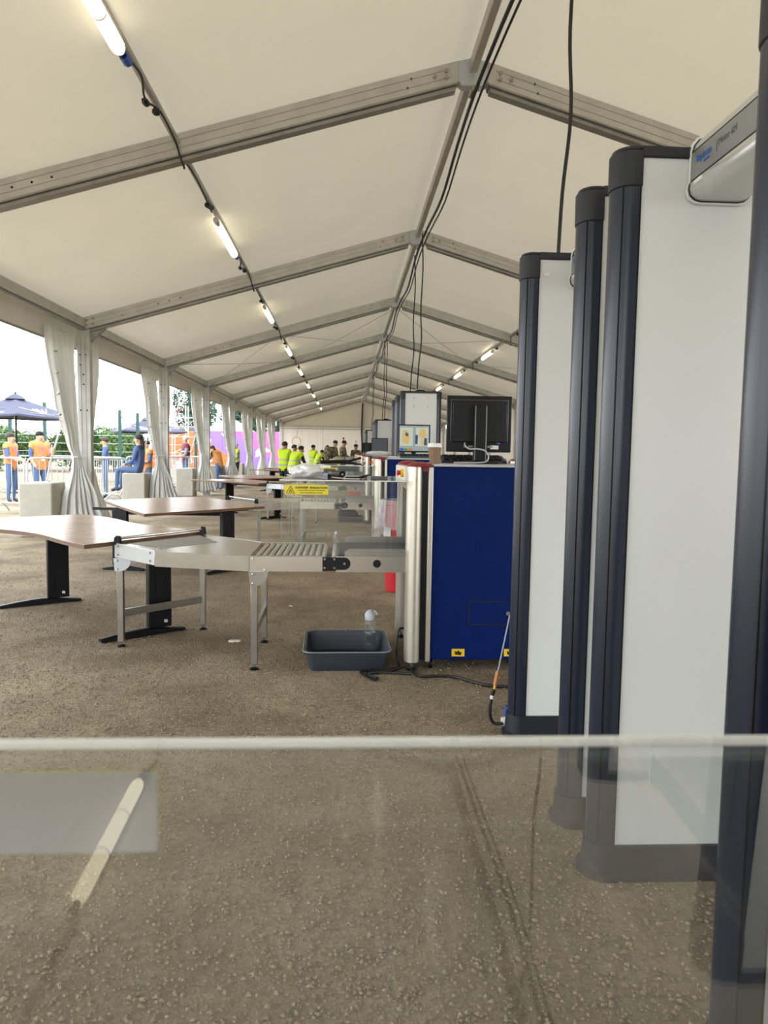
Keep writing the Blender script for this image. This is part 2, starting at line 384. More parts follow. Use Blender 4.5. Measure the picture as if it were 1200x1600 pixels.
# long members
for x, nm, r in ((XR, 'ridge', .0), (-1.5, 'light', .03), (3.68, 'light', .03)):
    tn += 1
    if r: o = MB().cyl((x, PY[0], zroof(x)-.07), (x, PY[-1], zroof(x)-.07), r, n=10).build('trim_%d' % tn, ALU)
    else: o = MB().box(x-.035, x+.035, PY[0], PY[-1], ZR-.14, ZR-.03).build('trim_%d' % tn, ALU, bevel=.01)
    tag(o, {XR: 'ridge purlin under the roof peak', -1.5: 'round purlin along the slope over the desks', 3.68: 'round purlin along the slope over the scanners'}[x], kind='structure')
for xe, s, nm in ((XL, -1, 'curtained'), (XW, 1, 'scanner')):
    for k in range(len(PY)-1):
        y0, y1 = PY[k]+.07, PY[k+1]-.07; v0, v1 = PY[k]+.002, PY[k+1]-.002
        if k == 0 or True:
            tn += 1
            e = empty('trim_%d' % tn, label='eave rail and cloth valance on the %s side, bay %d' % (nm, k+1), kind='structure')
            ze = zroof(xe)
            MB().box(xe-.05, xe+.05, y0, y1, ze-.16, ze-.02).build('eave_rail', ALU, e, bevel=.008)
            MB().box(xe-.03, xe+.03, y0, y1, ze-.20, ze-.165).build('curtain_track', ALU2, e)
            MB().box(xe+s*.29-.004, xe+s*.29+.004, v0, v1, 2.90, zroof(xe+s*.29)).build('valance', FABRICW, e)
            MB().cyl((xe+s*.29, y0, 2.90), (xe+s*.29, y1, 2.90), .018, n=8).build('hem_pole', ALU2, e)
# end gable
wb = empty('wall_back', (0, PY[-1]+.09, 0), label='white fabric gable wall closing the far end of the tent', kind='structure')
def gable(xa, xb, za):
    n = 14; top = [(xa+(xb-xa)*i/n, zroof(xa+(xb-xa)*i/n)) for i in range(n+1)]
    return MB().prism([(xb, za), (xa, za)]+top, 0, .006, 'y')
gable(XL, XR, 2.9).build('gable_panel', FABRICW, wb); gable(XR, XW, 2.9).build('gable_panel', FABRICW, wb)
for xa, xb in ((XL, -1.45), (-1.45, XR), (XR, 3.7), (3.7, XW)):
    m = MB(); n = 20; vs = []
    for i in range(n+1):
        x = xa+.01+(xb-xa-.02)*i/n
        for z in (0, .9, 1.8, 2.9): vs.append((x, .012*math.sin(i*1.7+z), z))
    m.add(vs, [(i*4+j, (i+1)*4+j, (i+1)*4+j+1, i*4+j+1) for i in range(n) for j in range(3)]).build('wall_panel', FABRICW, wb)
MB().box(XL, XW, -.11, -.03, 2.86, 2.95).build('wall_rail', ALU, wb)
MB().box(XL, XW, -.11, -.03, 2.74, 2.78).build('wall_rail', ALU2, wb)
for x in (-1.45, 3.7): MB().box(x-.012, x+.012, -.03, -.008, 0, 2.86).build('wall_seam', ALU, wb)
MB().box(XR-.07, XR+.07, -.12, -.02, 0, zroof(XR)-.2).build('gable_post', ALU, wb)

wr = empty('wall_right', (XW+.06, 0, 0), label='white fabric side wall on the scanner side of the tent', kind='structure')
for k in range(3, 11):
    n = 24; vs = []
    for i in range(n+1):
        y = PY[k]+.08+4.84*i/n
        for z in (0.01, 1.0, 2.0, 2.9): vs.append((.015*math.sin(i*1.9+z*1.3), y, z))
    MB().add(vs, [(i*4+j, (i+1)*4+j, (i+1)*4+j+1, i*4+j+1) for i in range(n) for j in range(3)]).build('wall_panel', FABRICW, wr)

# roof bracing wires in the third bay
for i, (p, q) in enumerate([((XR-.1, PY[5], 4.5), (-1.5, PY[6], 3.9)), ((XR-.1, PY[6], 4.5), (-1.5, PY[5], 3.9)), ((XR+.1, PY[5], 4.5), (3.68, PY[6], 3.9)), ((XR+.1, PY[6], 4.5), (3.68, PY[5], 3.9)),
                            ((-1.5, PY[5], 3.92), (-3.9, PY[6], 3.2)), ((-1.5, PY[6], 3.92), (-3.9, PY[5], 3.2)), ((3.68, PY[5], 3.92), (6.1, PY[6], 3.2)), ((3.68, PY[6], 3.92), (6.1, PY[5], 3.2))]):
    a, b = Vector(p), Vector(q)
    o = MB().tube([a, (a+b)/2-Vector((0, 0, .02)), b], .006, 5).build('bracing_wire', STEELD)
    tag(o, 'thin steel bracing wire %s' % ['from near ridge down to desk-side purlin', 'from far ridge down to desk-side purlin', 'from near ridge down to scanner-side purlin', 'from far ridge down to scanner-side purlin',
        'from desk-side purlin to far curtained eave', 'from desk-side purlin back to near curtained eave', 'from scanner-side purlin to far eave', 'from scanner-side purlin back to near eave'][i], 'wire', 'roof bracing wires')
# ------------------------------------------------------------------ curtains gathered on the posts
def lerp(a, b, t): return a+(b-a)*t
def curtain_mesh(keys, nf, seed, z0, z1):
    # keys: (z, xa, ya, xb, yb, fold) from bottom to top, post-relative plan line of the cloth
    rr = random.Random(seed); ph = rr.random()*6; nz, nu = 40, 96; vs = []
    for i in range(nz+1):
        z = lerp(z0, z1, i/nz)
        for q in range(len(keys)-1):
            if keys[q][0] <= z <= keys[q+1][0] or q == len(keys)-2:
                t = min(1, max(0, (z-keys[q][0])/(keys[q+1][0]-keys[q][0]))); t = t*t*(3-2*t)*.5+t*.5
                xa, ya, xb, yb, fo = [lerp(keys[q][m], keys[q+1][m], t) for m in range(1, 6)]; break
        dx, dy = xb-xa, yb-ya; L = math.hypot(dx, dy)+1e-6; nx, ny = -dy/L, dx/L
        for j in range(nu+1):
            u = j/nu; w = u+.03*math.sin(u*9+ph+z*.8)
            s = math.sin(2*PI*nf*w+ph+.35*math.sin(z*2.1+u*4))*.7+math.sin(2*PI*nf*1.9*w+ph*2+z)*.3
            s += .25*math.sin(z*5+u*7+ph)
            vs.append((xa+dx*u+nx*fo*s, ya+dy*u+ny*fo*s, z+(.03*math.sin(u*11+ph) if i == 0 else 0)))
    fs = [(i*(nu+1)+j, i*(nu+1)+j+1, (i+1)*(nu+1)+j+1, (i+1)*(nu+1)+j) for i in range(nz) for j in range(nu)]
    return MB().add(vs, fs).mesh('curtain')
near_keys = [(.12, -.06, -.62, .46, -.14, .08), (.55, -.06, -.50, .34, -.15, .08), (1.0, .02, -.34, .17, -.20, .05), (1.17, .03, -.30, .13, -.21, .03),
             (1.35, -.02, -.36, .09, -.2, .035), (2.0, -.09, -.62, .03, -.15, .05), (3.06, -.09, -.98, -.02, -.10, .045)]
far_keys = [(.12, .02, .12, .30, .55, .07), (.8, .03, .12, .16, .36, .05), (1.17, .04, .12, .10, .24, .02), (1.5, .04, .12, .10, .36, .04), (2.2, .0, .12, .06, .72, .05), (3.06, .0, .1, .02, .98, .05)]
NM = [curtain_mesh(near_keys, 6, s, .12, 3.06) for s in (1, 2)]
FM = [curtain_mesh(far_keys, 5, s, .15, 3.06) for s in (5, 6)]
ordn = ['nearest', 'second', 'third', 'fourth', 'fifth', 'sixth', 'seventh']
for i, Y in enumerate(PY[4:11]):
    for nm, ms in (('camera', NM), ('far', FM)):
        root = empty('curtain', (-4.19, Y, 0), label='white side-wall curtain tied to the %s side of the %s tent post' % (nm, ordn[i]), cat='curtain', group='tied white curtains along the open side')
        c = mkobj('cloth', ms[i % 2], CURT, root); sl = c.modifiers.new('thickness', 'SOLIDIFY'); sl.thickness = .004
        if nm == 'camera':
            pts = [(.08+.085*math.cos(a*.5236)+.02*math.sin(a), -.255+.07*math.sin(a*.5236), 1.17+.01*math.sin(a*.9)) for a in range(13)]
            t = MB().tube(pts, .010, 6); t.tube([pts[3], (.03, -.4, 1.12), (.0, -.42, 1.03)], .006, 5); t.build('tie_cord', CURT, root)
            for q in range(5):
                z = 2.7-q*.3; MB().cyl((lerp(-.05, -.08, q/5)+.04, lerp(-.82, -.56, q/5), z), (lerp(-.05, -.08, q/5)+.075, lerp(-.82, -.56, q/5)-.02, z), .016, n=8).build('eyelet', STEELD, root)
        else:
            MB().tube([(.06, .70, 2.25), (.08, .80, 2.15), (.05, .86, 2.0), (.07, .88, 1.75)], .007, 5).build('loose_cord', CURT, root)

# ballast blocks beside the posts, with their straps
for i, Y in enumerate(PY[4:9]):
    m = MB().box(-.24, .24, -.27, .27, 0, .80)
    b = m.build('concrete_block', CONC, bevel=.025); b.location = (-4.52, Y-.55, 0)
    tag(b, 'pale concrete ballast block in front of the %s curtained post' % ordn[i], 'block', 'concrete ballast blocks along the tent side')
    if i < 3:
        s = empty('strap', b.location+Vector((.05, .05, .80)), label='white ratchet strap rising from the block at the %s post' % ordn[i], cat='strap', group='ballast straps')
        MB().tube([(0, 0, .03), (.03, .05, .3), (.06, .1, .45)], .016, 6, .4).build('webbing', WHITE, s)
        MB().tube([(.06, .1, .45), (.2, .5, 1.4), (.28, .8, 2.1)], .016, 6, .4).build('webbing', WHITE, s)
        MB().ball((.06, .1, .46), (.035, .03, .06)).build('knot', mat('tan rope %d' % i, (190, 175, 140), .8), s)
        MB().box(-.03, .03, -.03, .03, 0, .02).build('anchor', GALV, s)

# ------------------------------------------------------------------ tube lights
LM = None
def tube_light():
    root = empty('tube_light')
    p = [(0, -.75), (0, .75)]
    n = 10; prof = [(.001, -.64), (.03, -.635), (.045, -.60), (.048, -.58), (.048, .58), (.045, .60), (.03, .635), (.001, .64)]
    m = MB().lathe(prof, 14); m.v = [(x, z, y*1.0) for x, y, z in m.v]; m.build('diffuser', LEDM, root)
    for y in (-.21, .21):
        r = MB().lathe([(.0485, -.006), (.0505, -.003), (.0505, .003), (.0485, .006)], 14); r.v = [(x, z+y, w) for x, w, z in r.v]; r.build('clip', CREAM, root)
    for s in (-1, 1):
        MB().cyl((0, s*.63, .01), (0, s*.71, .01), .022, n=8).build('end_gland', BLACKP, root)
        MB().cyl((0, s*.71, .01), (0, s*.81, .015), .032, n=8).build('connector', BLUEP if s > 0 else GALV, root)
        MB().cyl((0, s*.5, .03), (0, s*.5, .10), .006, n=6).build('hanger', STEELD, root)
    return root
tl = tube_light(); first = True; ordl = ['first', 'second', 'third', 'fourth', 'fifth', 'sixth', 'seventh', 'eighth', 'ninth', 'tenth']
for xs, nm, ks in ((-1.5, 'desk-side', range(2, 11)), (3.68, 'scanner-side', range(4, 11))):
    for i, k in enumerate(ks):
        o = tl if first else copy_tree(tl); first = False
        o.location = (xs+(.0 if xs < 0 else 0), PY[k]+2.68, zroof(xs)-.16)
        tag(o, 'lit tube light under the %s purlin, %s one from the camera end' % (nm, ordl[i]), 'light', 'tube lights on the roof purlins')
# wiring that runs along the light purlins
for xs, nm, k0 in ((-1.5, 'desk-side', 2), (3.68, 'scanner-side', 4)):
    for k in range(k0, 11):
        y = PY[k]; zz = zroof(xs)
        pts = [(xs, y+3.4, zz-.14), (xs+.03, y+3.7, zz-.12), (xs-.02, y+4.0, zz-.15), (xs+.02, y+4.3, zz-.11), (xs+.01, y+4.85, zz-.11), (xs+.03, y+4.93, zz-.2), (xs+.05, y+5.0, zz-.265), (xs+.03, y+5.08, zz-.24), (xs, y+5.2, zz-.13), (xs+.02, y+5.7, zz-.12), (xs, y+6.62, zz-.14)]
        c = MB().tube(curve(pts), .009, 6)
        c.ball((xs-.03, y+4.05, zz-.15), (.03, .06, .025), 8, 5); c.ball((xs+.01, y+4.2, zz-.15), (.035, .035, .03), 8, 5); c.cyl((xs, y+6.35, zz-.15), (xs+.02, y+6.5, zz-.13), .03, n=8)
        o = c.build('light_cable', CABLE)
        tag(o, 'black light lead looped under the rafter on the %s purlin, %s from the camera end' % (nm, ordl[k-k0]), 'cable', 'leads between the tube lights')

# cables on the ridge and the drops to the detectors
pts = []
for k in range(2, 12):
    y = PY[k]; pts += [(XR+.02, y, ZR-.30), (XR+.05, y+1.2, ZR-.26), (XR+.07, y+2.6, ZR-.33), (XR+.05, y+4.0, ZR-.27)]
for dx, nm in ((0, 'thicker'), (.045, 'thinner')):
    o = MB().tube(curve([(x+dx, y, z-dx*.6) for x, y, z in pts if y < 46.5], 4), .016 if dx == 0 else .010, 6).build('ridge_cable', CABLE)
    tag(o, '%s black cable slung along the roof ridge' % nm, 'cable')
drops = [(3.74, 'the detector beside the near scanner'), (10.95, 'the near pair member behind the second scanner'), (12.15, 'the further detector behind the second scanner'), (20.2, 'the third lane detector'), (21.4, 'the fourth lane detector'), (29.4, 'the fifth lane detector'), (30.6, 'the last lane detector')]
for i, (y, nm) in enumerate(drops):
    x0 = XR; pts = [(x0, y+.1, ZR-.28), (x0+.01, y+.02, 4.0), (x0-.012, y, 3.4), (x0+.006, y, 3.0), (x0-.03, y-.02, 2.6), (x0-.05, y-.05, 2.21)]
    o = MB().tube(curve(pts), .0095, 8).build('hanging_cable', CABLE)
    tag(o, 'black cable hanging from the ridge down to %s' % nm, 'cable', 'cables dropping from the ridge')

# ------------------------------------------------------------------ walk-through metal detectors
PW, PT, PH = .60, .115, 2.205
def col_poly(grow=0, x1=.067):
    pts = [(x1, -grow), (.05, -grow)]
    for i in range(1, 12):
        a = -PI/2-PI*i/12; pts.append((.05+(.05+grow)*math.cos(a), PT/2+(PT/2+grow)*math.sin(a)))
    return pts+[(.05, PT+grow), (x1, PT+grow)]
def mirror(poly): return [(PW-x, y) for x, y in reversed(poly)]
def outline(grow):
    a = col_poly(grow, .05)[1:-1]; return a+mirror(a)
def side_panel(parent, y, screws=False):
    h = MB().box(.06, PW-.06, .006, PT-.006, .09, PH-.03).build('side_panel', PANELW, parent, bevel=.004, loc=(0, y, 0))
    for mir in (False, True):
        p = col_poly(); q = col_poly(.004, .075)
        if mir: p, q = mirror(p), mirror(q)
        MB().prism(p, .09, PH-.10).build('edge_column', NAVY, h)
        c = MB().prism(q, PH-.115, PH-.012); q2 = [(lerp(x, .05 if not mir else PW-.05, .12), lerp(yy, PT/2, .12)) for x, yy in q]
        c.prism(q2, PH-.012, PH); c.build('column_cap', NAVYCAP, h, bevel=.004)
        sxx = .020 if not mir else PW-.020
        MB().cyl((sxx, .0085, .1), (sxx, .0085, PH-.115), .0022, n=6).build('column_seam', BLACKP, h)
        g = [(x*1.0, yy) for x, yy in ([(.067, -.0006), (.072, -.0006), (.072, .01), (.067, .01)] if not mir else mirror([(.067, -.0006), (.072, -.0006), (.072, .01), (.067, .01)]))]
        MB().prism(g, .1, PH-.11).build('gasket', BLACKP, h)
    MB().prism([(.07, -.003), (PW-.07, -.003), (PW-.07, PT+.003), (.07, PT+.003)], PH-.032, PH-.001).build('top_strip', NAVYCAP, h, bevel=.003)
    pl = MB()
    o1, o2, o3 = outline(.006), outline(.012), outline(.026)
    n = len(o1)
    vs = [(*p, .105) for p in o1]+[(*p, .022) for p in o2]+[(*p, .016) for p in o3]+[(*p, 0) for p in o3]
    pl.add(vs, [(r*n+i, r*n+(i+1) % n, (r+1)*n+(i+1) % n, (r+1)*n+i) for r in range(3) for i in range(n)]+[tuple(range(n-1, -1, -1)), tuple(range(3*n, 4*n))])
    pl.build('plinth', NAVYCAP, h)
    for bx in (.2, .4) if screws else ():
        for bz in (PH-.10, PH-.22):
            MB().cyl((bx, .006, bz), (bx, .0035, bz), .009, n=8).build('screw_cover', GREYFASC, h)
    return h
def bar_poly(g=0):
    half = [(.0, 2.052), (-.055, 2.052), (-.072, 2.056), (-.086, 2.068), (-.091, 2.085), (-.089, 2.100), (-.084, 2.106), (-.084, 2.186), (-.079, 2.206), (-.066, 2.222), (-.045, 2.231), (0, 2.232)]
    c = (0, 2.142)
    half = [(x*(1+g*8), c[1]+(z-c[1])*(1+g*8)) for x, z in half]
    return [(.30+x, z) for x, z in half]+[(.30-x, z) for x, z in reversed(half[1:-1])]
TXTROT = Matrix(((0, 0, -1), (-1, 0, 0), (0, 1, 0))).to_euler()
TXB = mat('logo blue', (50, 100, 170), .5); TXG = mat('logo grey', (92, 94, 96), .5)
LEDS = [mat('indicator red', (190, 50, 60), .3), mat('indicator amber', (225, 180, 60), .3), mat('indicator green', (70, 170, 120), .3)]
def detector(screws=False):
    root = empty('metal_detector')
    a = side_panel(root, 0, screws); b = side_panel(root, .81)
    y0, y1 = PT-.006, .81+.006
    bar = MB().prism(bar_poly(), y0, y1, 'y').build('crossbar', SILVER, root)
    MB().box(.2135, .2165, y0, y1, 2.108, 2.184).build('fascia', GREYFASC, bar)
    for z in (2.106, 2.186): MB().box(.2128, .217, y0, y1, z-.0012, z+.0012).build('fascia_trim', BLACKP, bar)
    for y in (y0+.005, y1-.007):
        MB().prism(bar_poly(.012), y-.004, y+.004, 'y').build('flange', PANELW, bar, bevel=.003)
        MB().prism(bar_poly(.004), y-.006, y+.006, 'y').build('gasket', BLACKP, bar)
    fy = .775
    text('lettering', 'Rapiscan', .029, TXB, bar, (.2130, fy, 2.146), TXTROT, bold=.0004, sx=.86)
    text('lettering', 'systems', .011, TXB, bar, (.2130, fy-.045, 2.133), TXTROT)
    text('lettering', '|', .032, TXG, bar, (.2130, fy-.112, 2.141), TXTROT)
    text('lettering', 'Metor 6M', .026, TXG, bar, (.2130, fy-.124, 2.146), TXTROT, sx=.9)
    for i, c in enumerate(LEDS):
        MB().box(.2105, .2135, .435-i*.017, .450-i*.017, 2.120, 2.178).build('indicator_light', c, bar)
    MB().box(.206, .2105, fy-.05, fy-.005, 2.085, 2.096).build('rating_label', WHITE, bar)
    return root
DY = [(1.345, 'nearest the camera'), (2.475, 'second from the camera, beside the near scanner'), (10.62, 'first of the pair behind the second scanner'), (11.73, 'second of the pair behind the second scanner'),
      (19.8, 'first of the pair behind the grey monitor'), (20.93, 'second of the pair behind the grey monitor'), (29.0, 'first of the last pair by the end wall'), (30.1, 'second of the last pair by the end wall')]
det = detector(); det2 = detector(True)
for i, (y, nm) in enumerate(DY):
    o = det if i == 0 else det2 if i == 2 else copy_tree(det2 if i in (4, 6) else det)
    o.location = (.775, y, 0)
    tag(o, 'walk-through metal detector with navy edge columns, %s' % nm, 'metal detector', 'walk-through metal detectors')
st = MB().box(0, .024, -.001, 0, 0, .013).build('asset_label', WHITE); st.location = (.868, 3.283, 2.10)
tag(st, 'tiny white asset sticker high on the detector panel beside the near scanner', 'sticker')

# ------------------------------------------------------------------ x-ray scanner (local: x as the tent, y=0 is its front face)
def trefoil(m, c, r):
    for k in range(3):
        a0 = PI/2+k*2*PI/3; pts = []
        for i in range(5): a = a0-PI/6+PI/3*i/4; pts.append((c[0]+r*math.cos(a), c[1]+r*math.sin(a)))
        for i in range(5): a = a0+PI/6-PI/3*i/4; pts.append((c[0]+r*.32*math.cos(a), c[1]+r*.32*math.sin(a)))
        m.prism(pts, 0, -.0012, 'y')
    m.prism([(c[0]+r*.2*math.cos(a*.785), c[1]+r*.2*math.sin(a*.785)) for a in range(8)], 0, -.0012, 'y')
SIGNROT = (PI/2, 0, 0)
def warning_sign(parent, x, y, z, w=.25, h=.055, back=False):
    s = MB().box(0, w, -.0015, 0, 0, h).build('warning_sign', SIGNB if back else SIGNY, parent, smooth=False, loc=(x, y, z))
    if back:
        MB().box(0, w, .0, .0006, 0, h).build('sign_face', SIGNY, s, smooth=False); return s
    t = MB(); q = h*.42; cx, cz = w*.13, h*.14
    tri = [(cx-q*1.05, cz), (cx+q*1.05, cz), (cx, cz+q*1.75)]
    for i in range(3):
        a, b = Vector(tri[i]), Vector(tri[(i+1) % 3]); d = (b-a).normalized(); nn = Vector((-d.y, d.x))*.0016
        t.prism([tuple(a-nn), tuple(b-nn), tuple(b+nn), tuple(a+nn)], -.0015, -.0024, 'y')
    tr = MB(); trefoil(tr, (cx, cz+q*.6), q*.42); t.add([(v[0], v[1]-.0016, v[2]) for v in tr.v], tr.f)
    t.build('radiation_symbol', INK, s, smooth=False)
    text('lettering', 'DANGER  RADIATION', h*.30, INK, s, (w*.61, -.0018, h*.62), SIGNROT, 'CENTER', bold=.0006, sx=1.12)
    text('lettering', 'DO NOT INSERT ANY PART OF THE BODY', h*.15, INK, s, (w*.61, -.0018, h*.39), SIGNROT, 'CENTER', bold=.0002)
    text('lettering', 'INTO THE INSPECTION TUNNEL', h*.16, INK, s, (w*.61, -.0018, h*.14), SIGNROT, 'CENTER', bold=.0002)
    return s
def shelf_guard(root, zs=1.147, tilt=0, back_sign=False, worn=False):
    A = ACRYLH if worn else ACRYL
    # flat sheet over the belt, hung on two side panes
    y0, y1 = -.10, .75
    sh = MB().box(-.375, .355, y0-y1, 0, -.003, .003).build('shelf_sheet', A, root, loc=(0, y1, zs))
    sh.rotation_euler = (tilt, 0, 0)
    MB().box(-.377, .355, -.001, .003, -.0032, .0032).build('sheet_edge', EDGE, sh, bevel=.002)
    MB().box(-.377, .355, y0-y1-.003, y0-y1+.002, -.0032, .0032).build('sheet_edge', EDGE, sh, bevel=.002)
    MB().box(-.378, -.374, y0-y1, 0, -.0032, .0032).build('sheet_edge', EDGE, sh)
    fp = MB().box(-.365, .35, y0+.006, y0+.011, .73, zs-.006+math.sin(tilt)*(y0-y1)).build('side_pane', ACRYL, root)
    bp = MB().box(-.365, .35, y1-.012, y1-.007, .73, zs-.006).build('side_pane', ACRYL, root)
    for y in (y0+.008, y1-.010):
        MB().box(-.3675, -.365, y-.003, y+.003, .73, zs-.03).build('pane_edge', PEDGE, fp if y < 0 else bp)
        MB().box(-.3225, -.3205, y-.003, y+.003, .73, zs-.05).build('pane_edge', PEDGE, fp if y < 0 else bp)
    if back_sign: warning_sign(bp, -.347, y1-.0145, zs-.052, .25, .043, True)
    else: warning_sign(fp, -.347, y0+.0055, zs-.082)
    return sh
def scanner(detail=True, **kw):
    root = empty('xray_scanner')
    body = MB().box(.44, 2.20, .03, .79, .09, 1.20).build('body', mat('body grey', (70, 74, 80), .5) if 'body grey' not in bpy.data.materials else bpy.data.materials['body grey'], root)
    for y0, y1 in ((0, .02), (.80, .82)):
        MB().box(.521, 2.02, y0, y1, .068, 1.232).build('side_cover', BLUE, root, bevel=.004)
    # raised studs on the front cover
    m = MB()
    for i in range(42):
        for j in range(28):
            x, z = .56+i*.034, .125+j*.040
            if x > .745 and x < 1.09 and z > .275 and z < .435: continue
            m.add([(x-.003, -.0001, z-.0022), (x+.003, -.0001, z-.0022), (x+.003, -.0001, z+.0022), (x-.003, -.0001, z+.0022), (x, -.0018, z)], [(0, 1, 4), (1, 2, 4), (2, 3, 4), (3, 0, 4)])
    tag(m.build('stud', BLUE, root, smooth=False), kind='stuff')
    ht = MB().box(.757, 1.078, -.002, .002, .287, .423).build('hatch', BLUE, root, bevel=.002)
    MB().box(.750, 1.085, -.0012, .0015, .280, .430).build('hatch_gap', DARKHOLE, ht)
    MB().cyl((.99, -.012, .355), (.99, 0, .355), .012, n=10).build('hatch_lock', CHROME, ht)
    MB().box(.52, 2.20, -.015, .835, 1.234, 1.250).build('top_plate', GALV, root, bevel=.004)
    for xs in (.367, 2.06):
        for ysg in (0, 1):
            fy = lambda y: y if ysg == 0 else .82-y
            pts = []
            for i in range(13):
                a = PI+PI*i/12; pts.append((xs+.045+.045*math.cos(a), fy(.0+.055*math.sin(a))))
            pts += [(xs+.09, fy(.05)), (xs, fy(.05))]
            MB().prism(pts, .062, 1.232).build('steel_column', STEELW, root)
            MB().box(xs+.088, xs+.126, min(fy(-.012), fy(.04)), max(fy(-.012), fy(.04)), .068, 1.232).build('column_gap', BLACK, root)
            MB().box(xs+.124, xs+.153, min(fy(-.03), fy(.02)), max(fy(-.03), fy(.02)), .062, 1.232).build('cover_strip', STEELW, root, bevel=.004)
            cap = MB().ball((xs+.077, fy(.03), 1.233), (.080, .105, .030), 20, 6, True)
            cap.box(xs+.09, xs+.122, min(fy(-.031), fy(.0)), max(fy(-.031), fy(.0)), 1.205, 1.236)
            cap.build('column_cap', REDCAP, root)
            MB().cyl((xs+.045, fy(.01), .02), (xs+.045, fy(.01), .065), .011, n=10).build('levelling_foot', CHROME, root)
            MB().lathe([(.026, 0), (.026, .008), (.012, .022)], 14, (xs+.045, fy(.01), 0)).build('foot_pad', BLACKP, root)
            cx = xs+.165
            wl = MB().cyl((cx-.011, fy(.06), .031), (cx+.011, fy(.06), .031), .031, n=18).build('caster_wheel', BLACKP, root)
            MB().cyl((cx-.013, fy(.06), .031), (cx+.013, fy(.06), .031), .012, n=10).build('hub', STEELD, wl)
            MB().box(cx-.018, cx-.014, fy(.06)-.02, fy(.06)+.02, .025, .09).box(cx+.014, cx+.018, fy(.06)-.02, fy(.06)+.02, .025, .09).box(cx-.018, cx+.018, fy(.06)-.025, fy(.06)+.025, .066, .092).build('caster_fork', STEELD, root)
    # end plate with the tunnel mouth
    ep = MB().box(.395, .44, .05, .77, .10, .60).box(.395, .44, .05, .77, 1.08, 1.232).box(.395, .44, .05, .12, .60, 1.08).box(.395, .44, .70, .77, .60, 1.08)
    ep.build('end_plate', STEELD, root)
    for i in range(9):
        yy = .125+i*.064; MB().box(.425, .431, yy, yy+.061, .70, 1.08).build('lead_curtain', BLACK, root)
    cp = MB().box(.350, .395, .045, .76, 1.135, 1.232).build('control_panel', CREAM, root, bevel=.006)
    es = MB().cyl((.350, .075, 1.192), (.332, .075, 1.192), .024, n=16).build('emergency_collar', YELLOW, cp)
    MB().cyl((.332, .075, 1.192), (.318, .075, 1.192), .012, n=12).ball((.315, .075, 1.192), (.009, .018, .018), 14, 8).build('emergency_button', RED, es)
    for i in range(4): MB().cyl((.350, .2+i*.06, 1.19), (.346, .2+i*.06, 1.19), .012, n=12).build('control_key', BLACKP if i % 2 else GREYFASC, cp)
    MB().cyl((.39, .06, .33), (.375, .06, .33), .02, n=10).build('lifting_knob', GALV, root)
    MB().cyl((.39, .10, .235), (.372, .10, .235), .02, n=10).build('power_inlet', BLACKP, root)
    # yellow hand-hazard stickers on the front cover
    for x in (.655, .975):
        s = MB().box(x, x+.078, -.0012, 0, .088, .134).build('hazard_sticker', YELLOW, root)
        MB().prism([(x+.02, .10), (x+.055, .095), (x+.062, .112), (x+.05, .116), (x+.038, .128), (x+.034, .116), (x+.018, .122)], -.0012, -.002, 'y').build('hazard_print', INK, s, smooth=False)
    # belt bed that sticks out towards the rollers
    bed = MB().box(-.05, .395, .02, .035, .595, .690).box(-.05, .395, .695, .71, .595, .690).box(-.02, .395, .035, .695, .60, .615).build('belt_bed', STEEL, root)
    bl = MB().box(-.03, .43, .05, .68, .660, .694); bl.cyl((-.03, .05, .664), (-.03, .68, .664), .030, n=18); bl.build('belt', BELT, root)
    for yy in (.016, .690):
        g = MB().prism([(.0, .690), (.395, .690), (.395, .735), (.03, .735), (.0, .715)], yy, yy+.024, 'y').build('side_guard', STEELD, root)
        for x in (.07, .2, .33): MB().cyl((x, yy-.002, .712), (x, yy, .712), .006, n=8).build('guard_screw', STEELD, g)
    pts = [(-.13, .610), (-.13, .685), (-.0, .685)]+[(.0+.037*math.cos(a), .6475+.037*math.sin(a)) for a in (PI/3, PI/6, 0, -PI/6, -PI/3)]+[(.0, .610)]
    pt = MB().prism(pts, .012, .020, 'y').build('pivot_plate', BLACK, root)
    for x, z in ((-.118, .675), (-.118, .622), (-.06, .675), (-.06, .622), (.0, .648)): MB().cyl((x, .006, z), (x, .012, z), .007, n=8).build('bolt', CHROME, pt)
    MB().cyl((.195, .0185, .648), (.195, .02, .648), .024, n=18).build('access_hole', DARKHOLE, root)
    shelf_guard(root, **kw)
    return root
SY = [-.355, 4.35, 9.2, 13.6, 18.3, 22.8, 27.5]
snm = ['right under the camera', 'nearest in full view', 'second beyond, under the lit screen', 'third along the row', 'fourth along the row', 'fifth along the row', 'sixth along the row']
s1 = scanner()
s0 = scanner(zs=1.15, tilt=math.radians(2.7), back_sign=True, worn=True)
for i, y in enumerate(SY):
    o = s0 if i == 0 else (s1 if i == 1 else copy_tree(s1))
    o.location = (0, y, 0)
    tag(o, 'blue x-ray baggage scanner with steel columns and red caps, %s' % snm[i], 'x-ray scanner', 'baggage scanners in a row')

